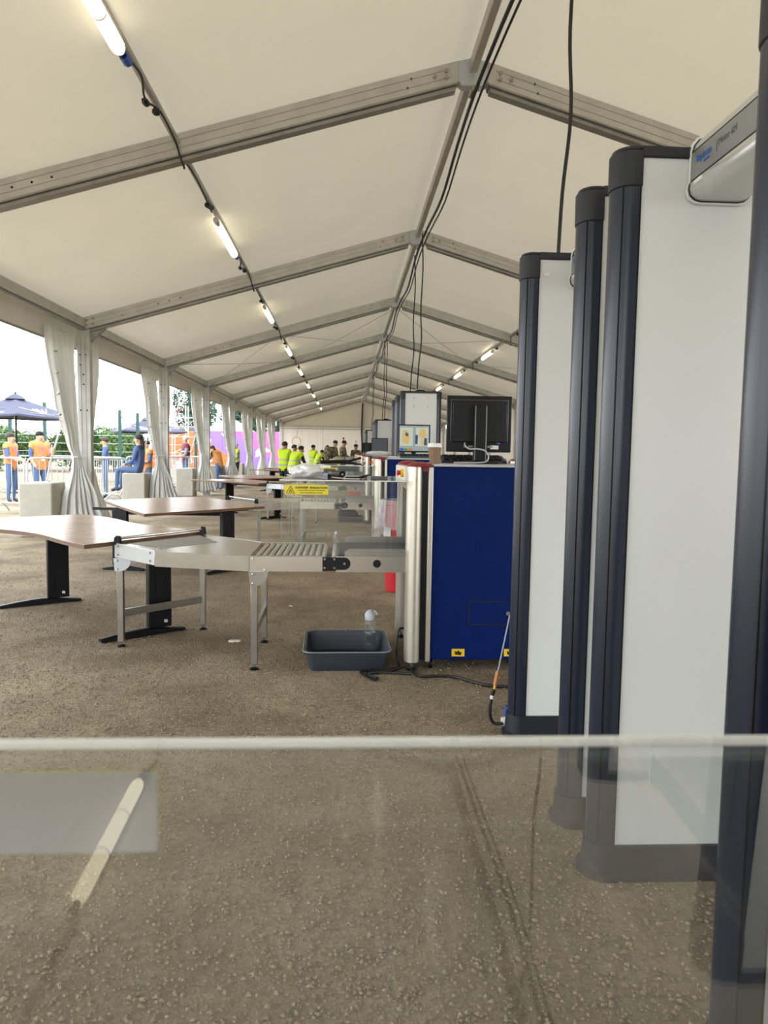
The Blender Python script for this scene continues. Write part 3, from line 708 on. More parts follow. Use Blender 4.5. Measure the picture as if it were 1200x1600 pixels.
# ------------------------------------------------------------------ roller tables
def roller_table(mir=False):
    root = empty('roller_table')
    # plan outline (y from the scanner front), bent end turned away from the camera; mirrored on some lanes
    def my(y): return y if not mir else .70-y
    P0, P1, P2 = (-.56, 0.0), (-1.15, .16), (-1.49, .49)      # outer side, front
    Q0, Q1 = (-.56, .69), (-1.05, 1.13)                       # inner side
    def wall(a, b, z0, z1, th, m):
        a = Vector((a[0], my(a[1]))); b = Vector((b[0], my(b[1]))); d = (b-a).normalized(); n_ = Vector((-d.y, d.x))*th/2
        return m.prism([tuple(a-n_), tuple(b-n_), tuple(b+n_), tuple(a+n_)], z0, z1)
    for y in (.008, .69): wall((-.13, y), (-.56, y), .600, .690, .014, MB()).build('frame_rail', STEEL, root)
    for yy in (0.0, .655): MB().box(-.56, -.13, my(yy+.035) if mir else yy, my(yy) if mir else yy+.035, .688, .692).build('frame_lip', STEELD, root)
    for i in range(11):
        x = -.525+i*.040
        r = MB().cyl((x, my(.035), .672), (x, my(.66), .672), .0145, n=14).build('roller', STEEL, root)
    MB().cyl((-.062, my(.03), .672), (-.062, my(.66), .672), .016, n=14).build('roller', STEEL, root)
    MB().box(-.135, -.04, my(.66) if mir else .03, my(.03) if mir else .66, .60, .62).build('gap_plate', BLACK, root)
    w1 = wall(P0, P1, .600, .692, .010, MB()).build('skirt', STEELD, root)
    w2 = wall(P1, P2, .606, .700, .012, MB()).build('end_skirt', GALV, root, bevel=.003)
    for t, z in ((.1, .63), (.1, .68), (.9, .63), (.9, .685)):
        p = (lerp(P1[0], P2[0], t), my(lerp(P1[1], P2[1], t))); d = Vector((P2[1]-P1[1], -(P2[0]-P1[0]))).normalized()
        s = -1 if not mir else 1
        MB().ball((p[0]-.005, p[1]+s*.006, z), .007, 8, 5).build('bolt', STEELD, w2)
    wall(Q0, Q1, .600, .692, .010, MB()).build('skirt', STEELD, root)
    wall(P2, Q1, .606, .690, .010, MB()).build('end_board', STEELD, root)
    pl = [P0, (-.56, .69), Q1, P2, P1]
    MB().prism([(x, my(y)) for x, y in pl], .684, .690).build('slide_plate', STEEL, root)
    MB().prism([(x, my(y)) for x, y in [(-.86, .66), (-1.05, 1.04), (-1.42, .55), (-1.16, .30)]], .690, .6915).build('mesh_inlay', ALU2, root)
    # stop bar on two black blocks
    for p in (P2, Q1):
        x, y = p[0], my(p[1]); x += .015 if p is P2 else -.0
        MB().prism([(x-.022, .69), (x+.026, .69), (x+.018, .745), (x-.008, .748), (x-.018, .735)], y-.02, y+.02, 'y').build('end_block', BLACKP, root, bevel=.004)
    MB().cyl((P2[0]+.015, my(P2[1]), .730), (Q1[0], my(Q1[1]), .730), .010, n=10).build('stop_bar', CHROME, root)
    # legs
    def leg(x, y, z1=.62):
        y = my(y)
        l = MB().box(x-.020, x+.020, y-.020, y+.020, .035, z1).build('leg', STEELD, root, bevel=.003)
        MB().cyl((x, y, .012), (x, y, .04), .008, n=8).build('foot_stem', CHROME, l)
        MB().lathe([(.028, 0), (.028, .006), (.012, .016)], 12, (x, y, 0)).build('foot_pad', BLACKP, l)
        return l
    for x, y in ((-.535, .025), (-.545, .665), (-1.475, .545), (-1.03, 1.03)): leg(x, y)
    for (a, b) in (((-.535, .025), (-.545, .665)), ((-1.475, .545), (-1.03, 1.03))):
        wall(a, b, .20, .25, .022, MB()).build('leg_brace', STEELD, root)
    for x, y in ((-.535, .0), (-1.475, .50)):
        yy = my(y) + (-.004 if not mir else .004)
        g = [(x-.03, .60), (x+.085, .60), (x+.083, .575), (x+.07, .545), (x+.045, .522), (x+.02, .515), (x-.022, .515)]
        q = MB().prism(g, yy-.004, yy+.004, 'y').build('gusset', STEELD if y == 0 else GALV, root)
        for bx, bz in ((x-.005, .675), (x-.005, .585), (x-.005, .53), (x+.065, .61)):
            MB().ball((bx, yy-.006, bz), .008, 8, 5).build('bolt', CHROME, q)
    return root
ra = roller_table(False); rb = roller_table(True); ua = ub = False
for i, y in enumerate(SY):
    if i == 0: continue
    src = ra if i % 2 == 1 else rb
    if src is ra: o = ra if not ua else copy_tree(ra); ua = True
    else: o = rb if not ub else copy_tree(rb); ub = True
    o.location = (0, y, 0)
    tag(o, 'stainless roller table with slide plate and stop bar on the %s scanner' % ['', 'nearest', 'second', 'third', 'fourth', 'fifth', 'sixth'][i], 'roller table', 'roller tables')
# ------------------------------------------------------------------ desks
def smooth_poly(pts, it=2):
    # Chaikin, keeps points flagged sharp
    for _ in range(it):
        out = []
        n = len(pts)
        for i in range(n):
            p, q = pts[i], pts[(i+1) % n]
            a = p if p[2] else (lerp(p[0], q[0], .25), lerp(p[1], q[1], .25), 0)
            b = q if q[2] else (lerp(p[0], q[0], .75), lerp(p[1], q[1], .75), 0)
            if not p[2] or not out: out.append(a)
            elif out[-1][:2] != a[:2]: out.append(a)
            out.append(b)
        cl = []
        for p in out:
            if not cl or (abs(p[0]-cl[-1][0])+abs(p[1]-cl[-1][1])) > 1e-5: cl.append(p)
        if abs(cl[0][0]-cl[-1][0])+abs(cl[0][1]-cl[-1][1]) < 1e-5: cl.pop()
        pts = cl
    return pts
def desk(poly, legs, zt=.73):
    root = empty('desk')
    p = [(x, y) for x, y, s in smooth_poly(poly)]
    top = MB().prism(p, zt-.026, zt).build('desktop', WOOD, root, bevel=.002)
    c = (sum(q[0] for q in p)/len(p), sum(q[1] for q in p)/len(p))
    e = MB(); n = len(p)
    def grow(q, g): d = Vector((q[0]-c[0], q[1]-c[1])); return (q[0]+d.x/d.length*g, q[1]+d.y/d.length*g)
    o = [grow(q, .0025) for q in p]; i_ = [grow(q, -.004) for q in p]
    vs = [(*q, zt-.0275) for q in o]+[(*q, zt-.002) for q in o]+[(*q, zt-.002) for q in i_]+[(*q, zt-.0275) for q in i_]
    e.add(vs, [(r*n+k, r*n+(k+1) % n, ((r+1) % 4)*n+(k+1) % n, ((r+1) % 4)*n+k) for r in range(4) for k in range(n)])
    e.build('edging', WOODE, top)
    for (x, y, dx, dy, back, fwd) in legs:
        d = Vector((dx, dy)).normalized(); nn = Vector((-d.y, d.x))
        def rect(u0, u1, w, z0, z1, m):
            return m.prism([tuple(Vector((x, y))+d*u0-nn*w), tuple(Vector((x, y))+d*u1-nn*w), tuple(Vector((x, y))+d*u1+nn*w), tuple(Vector((x, y))+d*u0+nn*w)], z0, z1)
        l = rect(-.085, .085, .028, .05, zt-.045, MB()).build('leg', BLACK, root, bevel=.008)
        for u in (-.035, .035): rect(u-.003, u+.003, .0295, .08, zt-.06, MB()).build('leg_groove', BLACKP, l)
        rect(-.30, .30, .025, zt-.055, zt-.026, MB()).build('top_bracket', BLACK, root)
        f = MB(); N = 8; prof = []
        for i in range(N+1):
            t = -1+2*i/N; u = lerp(-back, fwd, (t+1)/2); h = .055-.03*abs(t)**1.5; prof.append((u, h))
        vs = []
        for u, h in prof:
            q = Vector((x, y))+d*u
            for w, z in ((-.028, .006), (.028, .006), (.028, h-.006), (.018, h), (-.018, h), (-.028, h-.006)): vs.append((q.x+nn.x*w, q.y+nn.y*w, z))
        f.add(vs, [(i*6+k, i*6+(k+1) % 6, (i+1)*6+(k+1) % 6, (i+1)*6+k) for i in range(N) for k in range(6)]+[tuple(range(5, -1, -1)), tuple(range(N*6, N*6+6))])
        for u in (-back+.03, fwd-.03):
            q = Vector((x, y))+d*u; f.cyl((q.x, q.y, 0), (q.x, q.y, .012), .018, n=10)
        f.build('foot', BLACK, root)
        q = Vector((x, y))+d*.03-nn*.0285
        MB().box(q.x-.02, q.x+.02, q.y-.002, q.y+.002, .085, .105).build('leg_badge', GALV, l)
    if len(legs) > 1:
        a, b = Vector(legs[0][:2]), Vector(legs[1][:2]); d = (b-a).normalized(); nn = Vector((-d.y, d.x))*.012
        MB().prism([tuple(a-nn), tuple(b-nn), tuple(b+nn), tuple(a+nn)], zt-.10, zt-.03).build('beam', BLACK, root)
    return root
D1 = [(-1.571, 4.50, 1), (-1.005, 5.33, 1), (-1.405, 5.66, 0), (-1.65, 5.84, 0), (-1.95, 6.30, 0), (-2.31, 6.62, 1), (-2.72, 6.30, 0), (-3.05, 5.90, 1), (-2.62, 5.42, 0), (-2.30, 5.26, 0), (-2.05, 5.06, 0), (-1.76, 4.69, 0)]
L1 = [(-1.315, 5.245, .78, .62, .42, .19), (-2.42, 6.30, .84, .54, .45, .18)]
D2 = [(-1.809, 6.72, 1), (-1.51, 7.06, 0), (-1.256, 7.33, 0), (-.852, 7.82, 1), (-1.251, 8.52, 0), (-1.80, 9.35, 1), (-2.35, 8.95, 0), (-2.70, 8.42, 1), (-2.15, 7.35, 0)]
L2 = [(-1.27, 8.0, .62, .78, .30, .30), (-2.42, 8.05, .62, -.1, .20, .26)]
D1 = [(x*1.04, y*1.04, s) for x, y, s in D1]; D2 = [(x*1.04, y*1.04, s) for x, y, s in D2]
d1 = desk(D1, L1, .707); d2 = desk(D2, L2, .707)
tag(d1, 'wavy-edged wood-top desk with black legs, nearest the camera', 'desk', 'wood desks by the roller tables')
tag(d2, 'wood-top desk behind the nearest desk, beside the second roller table', 'desk', 'wood desks by the roller tables')
for src, dy, nm in ((d1, 9.25, 'third desk along, beside the third roller table'), (d2, 9.2, 'fourth desk along, beside the fourth roller table'), (d1, 18.4, 'fifth desk along, by the men in yellow vests'), (d2, 18.9, 'sixth desk along, by the men in yellow vests')):
    o = copy_tree(src); o.location = (-.25 if src is d2 else 0, dy, 0); tag(o, nm+', wood top on black legs', 'desk', 'wood desks by the roller tables')

# ------------------------------------------------------------------ things on the scanners
SCRG = mat('screen picture grey', (120, 132, 128), .4, emit=.35)
def monitor_back():
    r = empty('monitor')
    s = MB().box(-.212, .212, -.012, .025, .075, .44).build('display', BLACKP, r, bevel=.006)
    # raised back shell with a chamfered rim
    MB().prism([(-.178, .14), (.178, .14), (.178, .395), (.165, .408), (-.165, .408), (-.178, .395)], -.030, -.010, 'y').build('back_shell', BLACK, s, bevel=.006)
    fr = MB()
    for x0, x1, z0, z1 in ((-.19, -.180, .14, .41), (.180, .19, .14, .41), (-.19, .19, .405, .415)): fr.box(x0, x1, -.020, -.010, z0, z1)
    fr.build('shell_rim', mat('satin plastic', (58, 60, 66), .25), s, bevel=.003)
    nk = MB().box(-.043, .043, -.075, -.030, .012, .375).build('neck', BLACK, r, bevel=.01)
    for x in (-.036, .034): MB().box(x-.0025, x+.0025, -.0775, -.074, .02, .372).build('neck_trim', GREYFASC, nk)
    b = MB().lathe([(.150, 0), (.152, .006), (.140, .013), (.05, .017)], 28); b.v = [(x, y*.72-.02, z) for x, y, z in b.v]; b.build('base', BLACK, r)
    for x, w in ((-.10, .018), (-.07, .03), (.055, .035)): MB().box(x, x+w, -.018, -.011, .105, .117).build('port', GREYFASC, s)
    MB().box(.075, .13, -.014, -.011, .095, .12).build('rating_label', WHITE, s)
    MB().box(.115, .14, -.02, -.011, .128, .142).build('video_plug', BLUEP, s)
    return r
def monitor_front(screen, col):
    r = empty('monitor')
    s = MB().box(-.212, .212, -.010, .025, .075, .44).build('display', BLACKP, r, bevel=.006)
    sc = MB().box(-.196, .196, -.0115, -.009, .095, .424).build('screen', screen, s, smooth=False)
    if col:
        OR = mat('xray orange', (176, 150, 92), .5, emit=.3); BL = mat('xray blue', (44, 62, 92), .5, emit=.2); PALE = mat('xray pale', (156, 166, 158), .5, emit=.35)
        MB().box(-.185, -.02, -.0125, -.0115, .16, .40).build('xray_picture', PALE, sc); MB().box(.02, .185, -.0125, -.0115, .16, .40).build('xray_picture', PALE, sc)
        for dx, c, pts in ((-.105, OR, [(-.05, .20), (.03, .18), (.05, .27), (.02, .36), (-.04, .37), (-.055, .3)]), (-.11, BL, [(-.01, .3), (.025, .28), (.035, .31), (0, .345)]), (.03, BL, [(-.02, .19), (.015, .18), (.02, .3), (-.015, .31)]),
                           (.11, OR, [(-.05, .3), (.0, .25), (.05, .29), (.04, .38), (-.03, .385)]), (.12, OR, [(-.04, .18), (.04, .17), (.03, .25), (-.03, .24)]), (.15, BL, [(-.02, .17), (.02, .17), (.02, .26), (-.015, .27)])):
            MB().prism([(x+dx, z) for x, z in pts], -.0135 if c is OR else -.0142, -.0125, 'y').build('xray_shape', c, sc, smooth=False)
        for x, w, c in ((-.19, .05, (40, 40, 170)), (-.135, .05, (50, 120, 40)), (-.08, .05, (170, 90, 40)), (-.025, .2, (120, 130, 128))):
            MB().box(x, x+w, -.0125, -.0115, .10, .128).build('tool_bar', mat('bar', c, .5, emit=.4), sc)
    MB().box(-.03, .03, .02, .06, .012, .3).build('neck', BLACK, r)
    b = MB().lathe([(.13, 0), (.13, .008), (.05, .015)], 24); b.v = [(x, y*.75+.03, z) for x, y, z in b.v]; b.build('base', BLACK, r)
    return r
TOP = 1.250
m1 = monitor_back(); m1.location = (.868, 4.80, TOP); tag(m1, 'black monitor seen from behind on the nearest scanner', 'monitor')
m2 = monitor_front(SCRG, True); m2.location = (.90, 9.72, TOP); tag(m2, 'monitor showing an x-ray picture on the second scanner', 'monitor')
m3 = monitor_front(mat('unlit screen', (74, 80, 92), .35), False); m3.location = (.87, 18.9, TOP); tag(m3, 'monitor with a plain dark grey screen on the fourth scanner', 'monitor')
m4 = copy_tree(m1); m4.location = (1.25, 19.0, TOP); m4.rotation_euler = (0, 0, 1.2); tag(m4, 'black monitor turned aside next to the grey screen', 'monitor')
m5 = copy_tree(m1); m5.location = (.8, 28.0, TOP); tag(m5, 'black monitor on the sixth scanner, far down the row', 'monitor')
lead = MB().tube(curve([(.775, 4.77, 1.385), (.765, 4.72, 1.37), (.79, 4.70, 1.345), (.84, 4.69, 1.345), (.89, 4.69, 1.335), (.915, 4.69, 1.30), (.90, 4.68, 1.267), (.84, 4.66, 1.258), (.75, 4.62, 1.257), (.68, 4.60, 1.257)]), .005, 6).build('monitor_lead', GREYCAB)
tag(lead, 'grey lead looping out of the back of the black monitor', 'cable')
for i, (x, y, rz, nm) in enumerate(((.86, 4.98, 0, 'black keyboard behind the monitor on the nearest scanner'), (.90, 9.47, 0, 'dark operator keyboard in front of the x-ray picture monitor'))):
    k = empty('keyboard', (x, y, TOP), rz, nm, 'keyboard')
    MB().prism([(-.09, 0), (.09, 0), (.09, .055), (-.09, .02)], -.22, .22, 'x').build('case', BLACK if i == 0 else mat('keyboard grey', (70, 78, 84), .5), k, bevel=.004)
    for r_ in range(3):
        for c_ in range(8):
            MB().box(-.20+c_*.05, -.16+c_*.05, -.07+r_*.05, -.03+r_*.05, .028+r_*.0095, .038+r_*.0095).build('key', BLACKP, k)
cup = empty('coffee_cup', (.545, 4.50, TOP+.001), label='brown paper coffee cup with white lid on the nearest scanner', cat='cup')
MB().lathe([(.029, 0), (.030, .002), (.041, .098), (.0425, .100)], 24).build('cup_body', mat('brown card', (142, 116, 94), .7, 0, .04, 30), cup)
MB().lathe([(.044, .099), (.0445, .106), (.041, .108), (.0405, .120), (.037, .1235), (.034, .120), (.001, .119)], 24).build('lid', WHITE, cup)

def crumple(name, label, loc, size, seed, m=None, group=None):
    bm = bmesh.new(); bmesh.ops.create_icosphere(bm, subdivisions=4, radius=1)
    rr = random.Random(seed); ks = [(Vector((rr.uniform(-1, 1), rr.uniform(-1, 1), rr.uniform(-1, 1))).normalized(), rr.uniform(3, 9), rr.random()*6) for _ in range(14)]
    for v in bm.verts:
        d = v.co.normalized(); h = 1+sum(abs(math.sin(k.dot(d)*f+p))*.05 for k, f, p in ks)-.35
        v.co = Vector((d.x*size[0]*h, d.y*size[1]*h, max(-.0, (d.z*.6+.4)*size[2]*h)))
    me = bpy.data.meshes.new(name); bm.to_mesh(me); bm.free()
    o = mkobj(name, me, m or BAGW); o.location = loc
    return tag(o, label, 'plastic bag', group)
SHZ = 1.153
crumple('plastic_bag', 'crumpled white plastic bag on the clear shelf of the nearest scanner', (-.25, 4.72, SHZ), (.10, .13, .075), 1)
crumple('plastic_bag', 'white plastic bags heaped on top of the second scanner', (.62, 9.35, TOP), (.07, .10, .02), 2)
crumple('plastic_bag', 'white plastic sheeting heaped on the fourth scanner', (.84, 18.5, TOP), (.30, .16, .10), 3)
w = empty('hand_wand', (0, 0, 0), label='black hand-held metal detector wand lying beside the white bag', cat='hand wand')
MB().tube([(-.02, 4.55, SHZ+.022), (-.09, 4.80, SHZ+.022)], .021, 12).build('grip', BLACKP, w)
MB().tube([(-.09, 4.80, SHZ+.02), (-.15, 5.05, SHZ+.02)], .034, 12, .5).build('paddle', BLACK, w)
MB().cyl((-.0185, 4.546, SHZ+.022), (-.018, 4.544, SHZ+.022), .006, n=10).build('end_screw', CHROME, w)
lp = MB().tube([(.0, 4.52, SHZ+.006), (.05, 4.50, SHZ+.006), (.11, 4.50, SHZ+.006), (.14, 4.50, SHZ+.02), (.15, 4.52, SHZ+.022), (.13, 4.53, SHZ+.018), (.08, 4.52, SHZ+.006)], .0045, 6).build('wrist_strap', BLACKP)
tag(lp, 'thin black wrist strap loop on the nearest clear shelf', 'strap')
w2 = empty('hand_wand', (0, 0, 0), label='long black wand lying across the second clear shelf', cat='hand wand')
MB().tube([(-.32, 9.40, SHZ+.03), (-.05, 9.42, SHZ+.04), (.02, 9.42, SHZ+.035)], .028, 10, .7).build('paddle', BLACKP, w2)
MB().tube([(.02, 9.42, SHZ+.035), (.12, 9.42, SHZ+.07), (.20, 9.43, SHZ+.09)], .014, 8).build('grip', BLACKP, w2)
MB().tube([(.02, 9.42, SHZ+.035), (.12, 9.36, SHZ+.012), (.2, 9.33, SHZ+.012)], .010, 8).build('strap_end', BLACKP, w2)

# ------------------------------------------------------------------ trays, bottles, litter and leads on the ground
def tray():
    r = empty('tray'); n = 6
    def rr(w, d, rad):
        p = []
        for cx, cy, a0 in ((w-rad, d-rad, 0), (-w+rad, d-rad, 90), (-w+rad, -d+rad, 180), (w-rad, -d+rad, 270)):
            for i in range(n+1): a = math.radians(a0+90*i/n); p.append((cx+rad*math.cos(a), cy+rad*math.sin(a)))
        return p
    rings = [(.222, .232, .04, 0), (.226, .236, .04, .004), (.246, .258, .05, .108), (.262, .274, .055, .110), (.264, .276, .055, .122), (.258, .270, .055, .126), (.248, .260, .05, .124), (.222, .232, .04, .008)]
    pts = [[(*q, z) for q in rr(w_, d_, ra_)] for w_, d_, ra_, z in rings]; N = len(pts[0]); m = MB()
    m.add([p for ring in pts for p in ring], [(i*N+k, i*N+(k+1) % N, (i+1)*N+(k+1) % N, (i+1)*N+k) for i in range(len(pts)-1) for k in range(N)]+[tuple(range(N-1, -1, -1)), tuple(range((len(pts)-1)*N, len(pts)*N))])
    m.build('shell', TRAY, r)
    rim = [(*q, .124) for q in rr(.264, .276, .055)]; MB().tube(rim+[rim[0]], .004, 6).build('rim', mat('worn rim', (120, 128, 134), .4), r)
    return r
t1 = tray(); t1.location = (.018, 4.575, 0); t1.rotation_euler = (0, 0, .02); tag(t1, 'dark blue-grey plastic tray on the ground by the nearest scanner', 'tray')
t2 = copy_tree(t1); t2.location = (.1, 14.05, 0); t2.scale = (.95, .9, .8); tag(t2, 'blue-grey tray holding a dark bag, under the third belt', 'tray')
bagd = MB().ball((0, 0, 0), (.20, .16, .16), 16, 10); bagd.v = [(x, y, max(0, z+.1+.02*math.sin(x*30)*math.cos(y*25))) for x, y, z in bagd.v]
o = bagd.build('dark_bag', mat('dark cloth', (30, 34, 44), .8, 0, .2, 20)); o.location = (.06, 14.05, .012); tag(o, 'dark cloth bag slumped in the far tray', 'bag')
PET = clear_mat('clear plastic bottle', (.93, .95, .95), 1.5, .05, .10, (205, 215, 220))
WATER = clear_mat('water', (.85, .88, .9), 1.33, 0)
bt = empty('water_bottle', (.175, 4.79, .009), label='clear water bottle with white cap standing in the tray', cat='bottle')
MB().lathe([(.034, 0), (.038, .006), (.038, .05), (.036, .055), (.038, .06), (.038, .12), (.036, .125), (.038, .13), (.038, .175), (.034, .20), (.030, .205)], 22).build('bottle_body', PET, bt)
MB().lathe([(.034, .204), (.036, .208), (.036, .240), (.030, .252), (.018, .262), (.015, .268), (.001, .269)], 22).build('cap', mat('frosted cap', (214, 218, 224), .35), bt)
MB().lathe([(.0345, .003), (.0345, .12), (.0005, .1201)], 18).build('water', WATER, bt)
MB().tube([(.02, .0, .262), (.035, 0, .258), (.044, 0, .235)], .006, 6).build('flip_handle', WHITE, bt)
b2 = empty('small_bottle', (-.06, 5.04, .692), label='small clear bottle on the far rail of the nearest roller table', cat='bottle')
MB().lathe([(.018, 0), (.02, .004), (.02, .035), (.010, .055), (.008, .06)], 16).build('bottle_body', PET, b2)
MB().lathe([(.009, .06), (.009, .074), (.001, .075)], 14).build('cap', WHITE, b2)
lit = MB().prism([(-.045, -.008), (-.03, -.02), (.035, -.016), (.045, .004), (.02, .018), (-.035, .012)], 0, .014).build('paper_scrap', mat('litter white', (214, 204, 190), .8, 0, .1, 60), bevel=.004); lit.location = (-.746, 5.02, 0); tag(lit, 'small crumpled white paper scrap on the sand near the roller table leg', 'litter')
for i, (x, y) in enumerate(((-2.1, 6.9), (-1.0, 8.8), (-.45, 6.2))):
    l2 = copy_tree(lit); l2.location = (x, y, 0); l2.scale = (.4, .4, .5); l2.rotation_euler = (0, 0, i*1.3); tag(l2, ['tiny pale scrap on the sand by the nearest desk foot', 'tiny pale scrap on the sand under the second desk', 'tiny pale scrap on the sand behind the nearest roller table'][i], 'litter')
pw = MB().tube(curve([(.372, 4.45, .235), (.34, 4.44, .23), (.325, 4.43, .15), (.33, 4.42, .05), (.335, 4.38, .012), (.25, 4.33, .012), (.12, 4.30, .012), (.11, 4.26, .012), (.17, 4.14, .012), (.20, 4.16, .012), (.14, 4.24, .013), (.22, 4.27, .014), (.40, 4.25, .012)]), .008, 6).build('power_lead', CABLE)
tag(pw, 'black power lead coiled on the sand at the nearest scanner', 'cable')
pw2 = MB().tube(curve([(.16, 4.285, .010), (.22, 4.30, .010), (.30, 4.32, .012), (.36, 4.36, .02), (.40, 4.33, .02), (.42, 4.26, .012), (.46, 4.20, .010), (.55, 4.21, .010), (.65, 4.19, .010), (.74, 4.10, .010), (.82, 4.03, .010), (1.0, 4.0, .010), (1.3, 4.02, .010)]), .009, 6).build('power_lead', CABLE)
tag(pw2, 'long black lead running over the sand in front of the blue scanner', 'cable')
ec = empty('earth_cable', (0, 0, 0), label='thin cable with copper splice hanging beside the navy detector column', cat='cable')
COPPER = mat('copper sleeve', (190, 130, 90), .4, .3)
MB().tube([(.79, 3.42, .55), (.775, 3.41, .48), (.758, 3.40, .40), (.745, 3.40, .33), (.736, 3.40, .28)], .0035, 6).build('thin_lead', GREYCAB, ec)
MB().tube([(.736, 3.40, .285), (.730, 3.40, .25), (.724, 3.40, .215)], .010, 8).build('splice', COPPER, ec)
MB().tube([(.724, 3.40, .215), (.72, 3.40, .195)], .006, 8).build('ferrule', YELLOW, ec)
MB().tube([(.72, 3.40, .196), (.712, 3.40, .165)], .009, 8).build('gland', BLACKP, ec)
MB().tube([(.712, 3.40, .166), (.709, 3.40, .148)], .009, 8).build('sleeve', WHITE, ec)
MB().tube(curve([(.709, 3.40, .15), (.703, 3.40, .11), (.706, 3.40, .06), (.722, 3.40, .03), (.745, 3.39, .03), (.765, 3.38, .035)]), .008, 8).build('heavy_lead', CABLE, ec)
pg = empty('mains_plug', (.772, 3.40, .036), label='white and blue round mains connector at the foot of the detector column', cat='plug')
MB().cyl((-.012, 0, 0), (.03, 0, .004), .021, .024, 14).build('socket_body', WHITE, pg)
MB().cyl((.012, .0, .03), (.02, .0, .075), .016, .018, 12).build('plug_body', BLUEP, pg)

# ------------------------------------------------------------------ bins
def red_bin():
    r = empty('red_bin')
    MB().lathe([(.135, 0), (.145, .01), (.185, .82), (.195, .83), (.195, .86), (.182, .86)], 28).build('bin_body', RED, r)
    MB().lathe([(.197, .865), (.20, .80), (.205, .70), (.215, .60)], 28).build('bag_skirt', BAG, r)
    MB().lathe([(.16, .868), (.197, .872), (.199, .862)], 28).build('bag_rim', BAG, r)
    lb = MB()
    for i in range(6):
        a0, a1 = math.radians(196+i*6), math.radians(202+i*6)
        lb.add([(.178*math.cos(a0), .178*math.sin(a0), .42), (.178*math.cos(a1), .178*math.sin(a1), .42), (.184*math.cos(a1), .184*math.sin(a1), .62), (.184*math.cos(a0), .184*math.sin(a0), .62)], [(0, 1, 2, 3)])
    l = lb.build('bin_label', WHITE, r)
    lc = MB()
    for i in range(6):
        a0, a1 = math.radians(196+i*6), math.radians(202+i*6)
        lc.add([(.1815*math.cos(a0), .1815*math.sin(a0), .49), (.1815*math.cos(a1), .1815*math.sin(a1), .49), (.1825*math.cos(a1), .1825*math.sin(a1), .51), (.1825*math.cos(a0), .1825*math.sin(a0), .51)], [(0, 1, 2, 3)])
    lc.build('label_band', mat('label blue', (90, 140, 190), .5) if 'label blue' not in bpy.data.materials else bpy.data.materials['label blue'], l)
    return r
bn = red_bin(); bn.location = (.54, 6.95, 0); tag(bn, 'red cylindrical waste bin with clear liner behind the nearest scanner', 'bin', 'red bins between the scanners')
fb = MB()
for i in range(25):
    for j in range(9):
        u, v = i/24, j/8; a_ = math.radians(135+85*u); r_ = .199+.02*v+.014*math.sin(u*26+v*3)*(.3+v)+.05*v*math.exp(-((u-.35)*5)**2)
        fb.v.append((r_*math.cos(a_), r_*math.sin(a_), .872-(.30+.07*math.sin(u*7))*v))
fb.f = [(i*9+j, (i+1)*9+j, (i+1)*9+j+1, i*9+j+1) for i in range(24) for j in range(8)]
fb.build('bag_flap', clear_mat('clear liner fold', (.9, .9, .92), 1.5, .12, .42, (226, 226, 232)), bn)
b3 = copy_tree(bn); b3.location = (.22, 17.2, 0); tag(b3, 'red bin with clear liner before the fourth scanner', 'bin', 'red bins between the scanners')
# ------------------------------------------------------------------ people
SKIN = [mat('skin light', (205, 160, 132), .55), mat('skin tan', (168, 120, 92), .55), mat('skin brown', (122, 84, 62), .55)]
HAIR = {'dark': mat('hair dark', (28, 22, 20), .6), 'brown': mat('hair brown', (58, 42, 34), .6), 'grey': mat('hair grey', (196, 190, 182), .6)}
SHOE = mat('shoe', (40, 42, 50), .6)
def vest_mat(name, col, stripe, zs, w=.025):
    m = mat(name, col, .7); t = m.node_tree; b = t.nodes['Principled BSDF']
    tcn = t.nodes.new('ShaderNodeTexCoord'); s = t.nodes.new('ShaderNodeSeparateXYZ'); t.links.new(tcn.outputs['Object'], s.inputs[0])
    acc = None
    for z in zs:
        c = t.nodes.new('ShaderNodeMath'); c.operation = 'COMPARE'; c.inputs[1].default_value = z; c.inputs[2].default_value = w; t.links.new(s.outputs['Z'], c.inputs[0])
        if acc is None: acc = c
        else:
            a = t.nodes.new('ShaderNodeMath'); a.operation = 'MAXIMUM'; t.links.new(acc.outputs[0], a.inputs[0]); t.links.new(c.outputs[0], a.inputs[1]); acc = a
    mx = t.nodes.new('ShaderNodeMix'); mx.data_type = 'RGBA'; mx.inputs[6].default_value = lin(col); mx.inputs[7].default_value = lin(stripe)
    t.links.new(acc.outputs[0], mx.inputs[0]); t.links.new(mx.outputs[2], b.inputs['Base Color'])
    return m
def camo_mat():
    m = mat('camouflage cloth', (110, 104, 78), .85); t = m.node_tree; b = t.nodes['Principled BSDF']
    tcn = t.nodes.new('ShaderNodeTexCoord'); nz = t.nodes.new('ShaderNodeTexNoise'); nz.inputs['Scale'].default_value = 14; nz.inputs['Detail'].default_value = 2
    r = t.nodes.new('ShaderNodeValToRGB'); r.color_ramp.interpolation = 'CONSTANT'
    e = r.color_ramp.elements; e[0].color = lin((70, 66, 50)); e[1].position = .44; e[1].color = lin((120, 112, 84)); n3 = e.new(.54); n3.color = lin((158, 144, 112)); n4 = e.new(.62); n4.color = lin((84, 70, 52))
    t.links.new(tcn.outputs['Object'], nz.inputs['Vector']); t.links.new(nz.outputs[0], r.inputs[0]); t.links.new(r.outputs[0], b.inputs['Base Color'])
    return m
CAMO = camo_mat()
HIVIS = vest_mat('hi-vis vest', (206, 236, 30), (176, 182, 170), (.98, 1.14))
MAROON = vest_mat('maroon vest', (112, 32, 58), (196, 186, 190), (1.06, 1.22), .02)
BLUSH = mat('blue polo', (82, 104, 150), .8); JEANS = mat('slate trousers', (84, 106, 142), .85, 0, .1, 30)
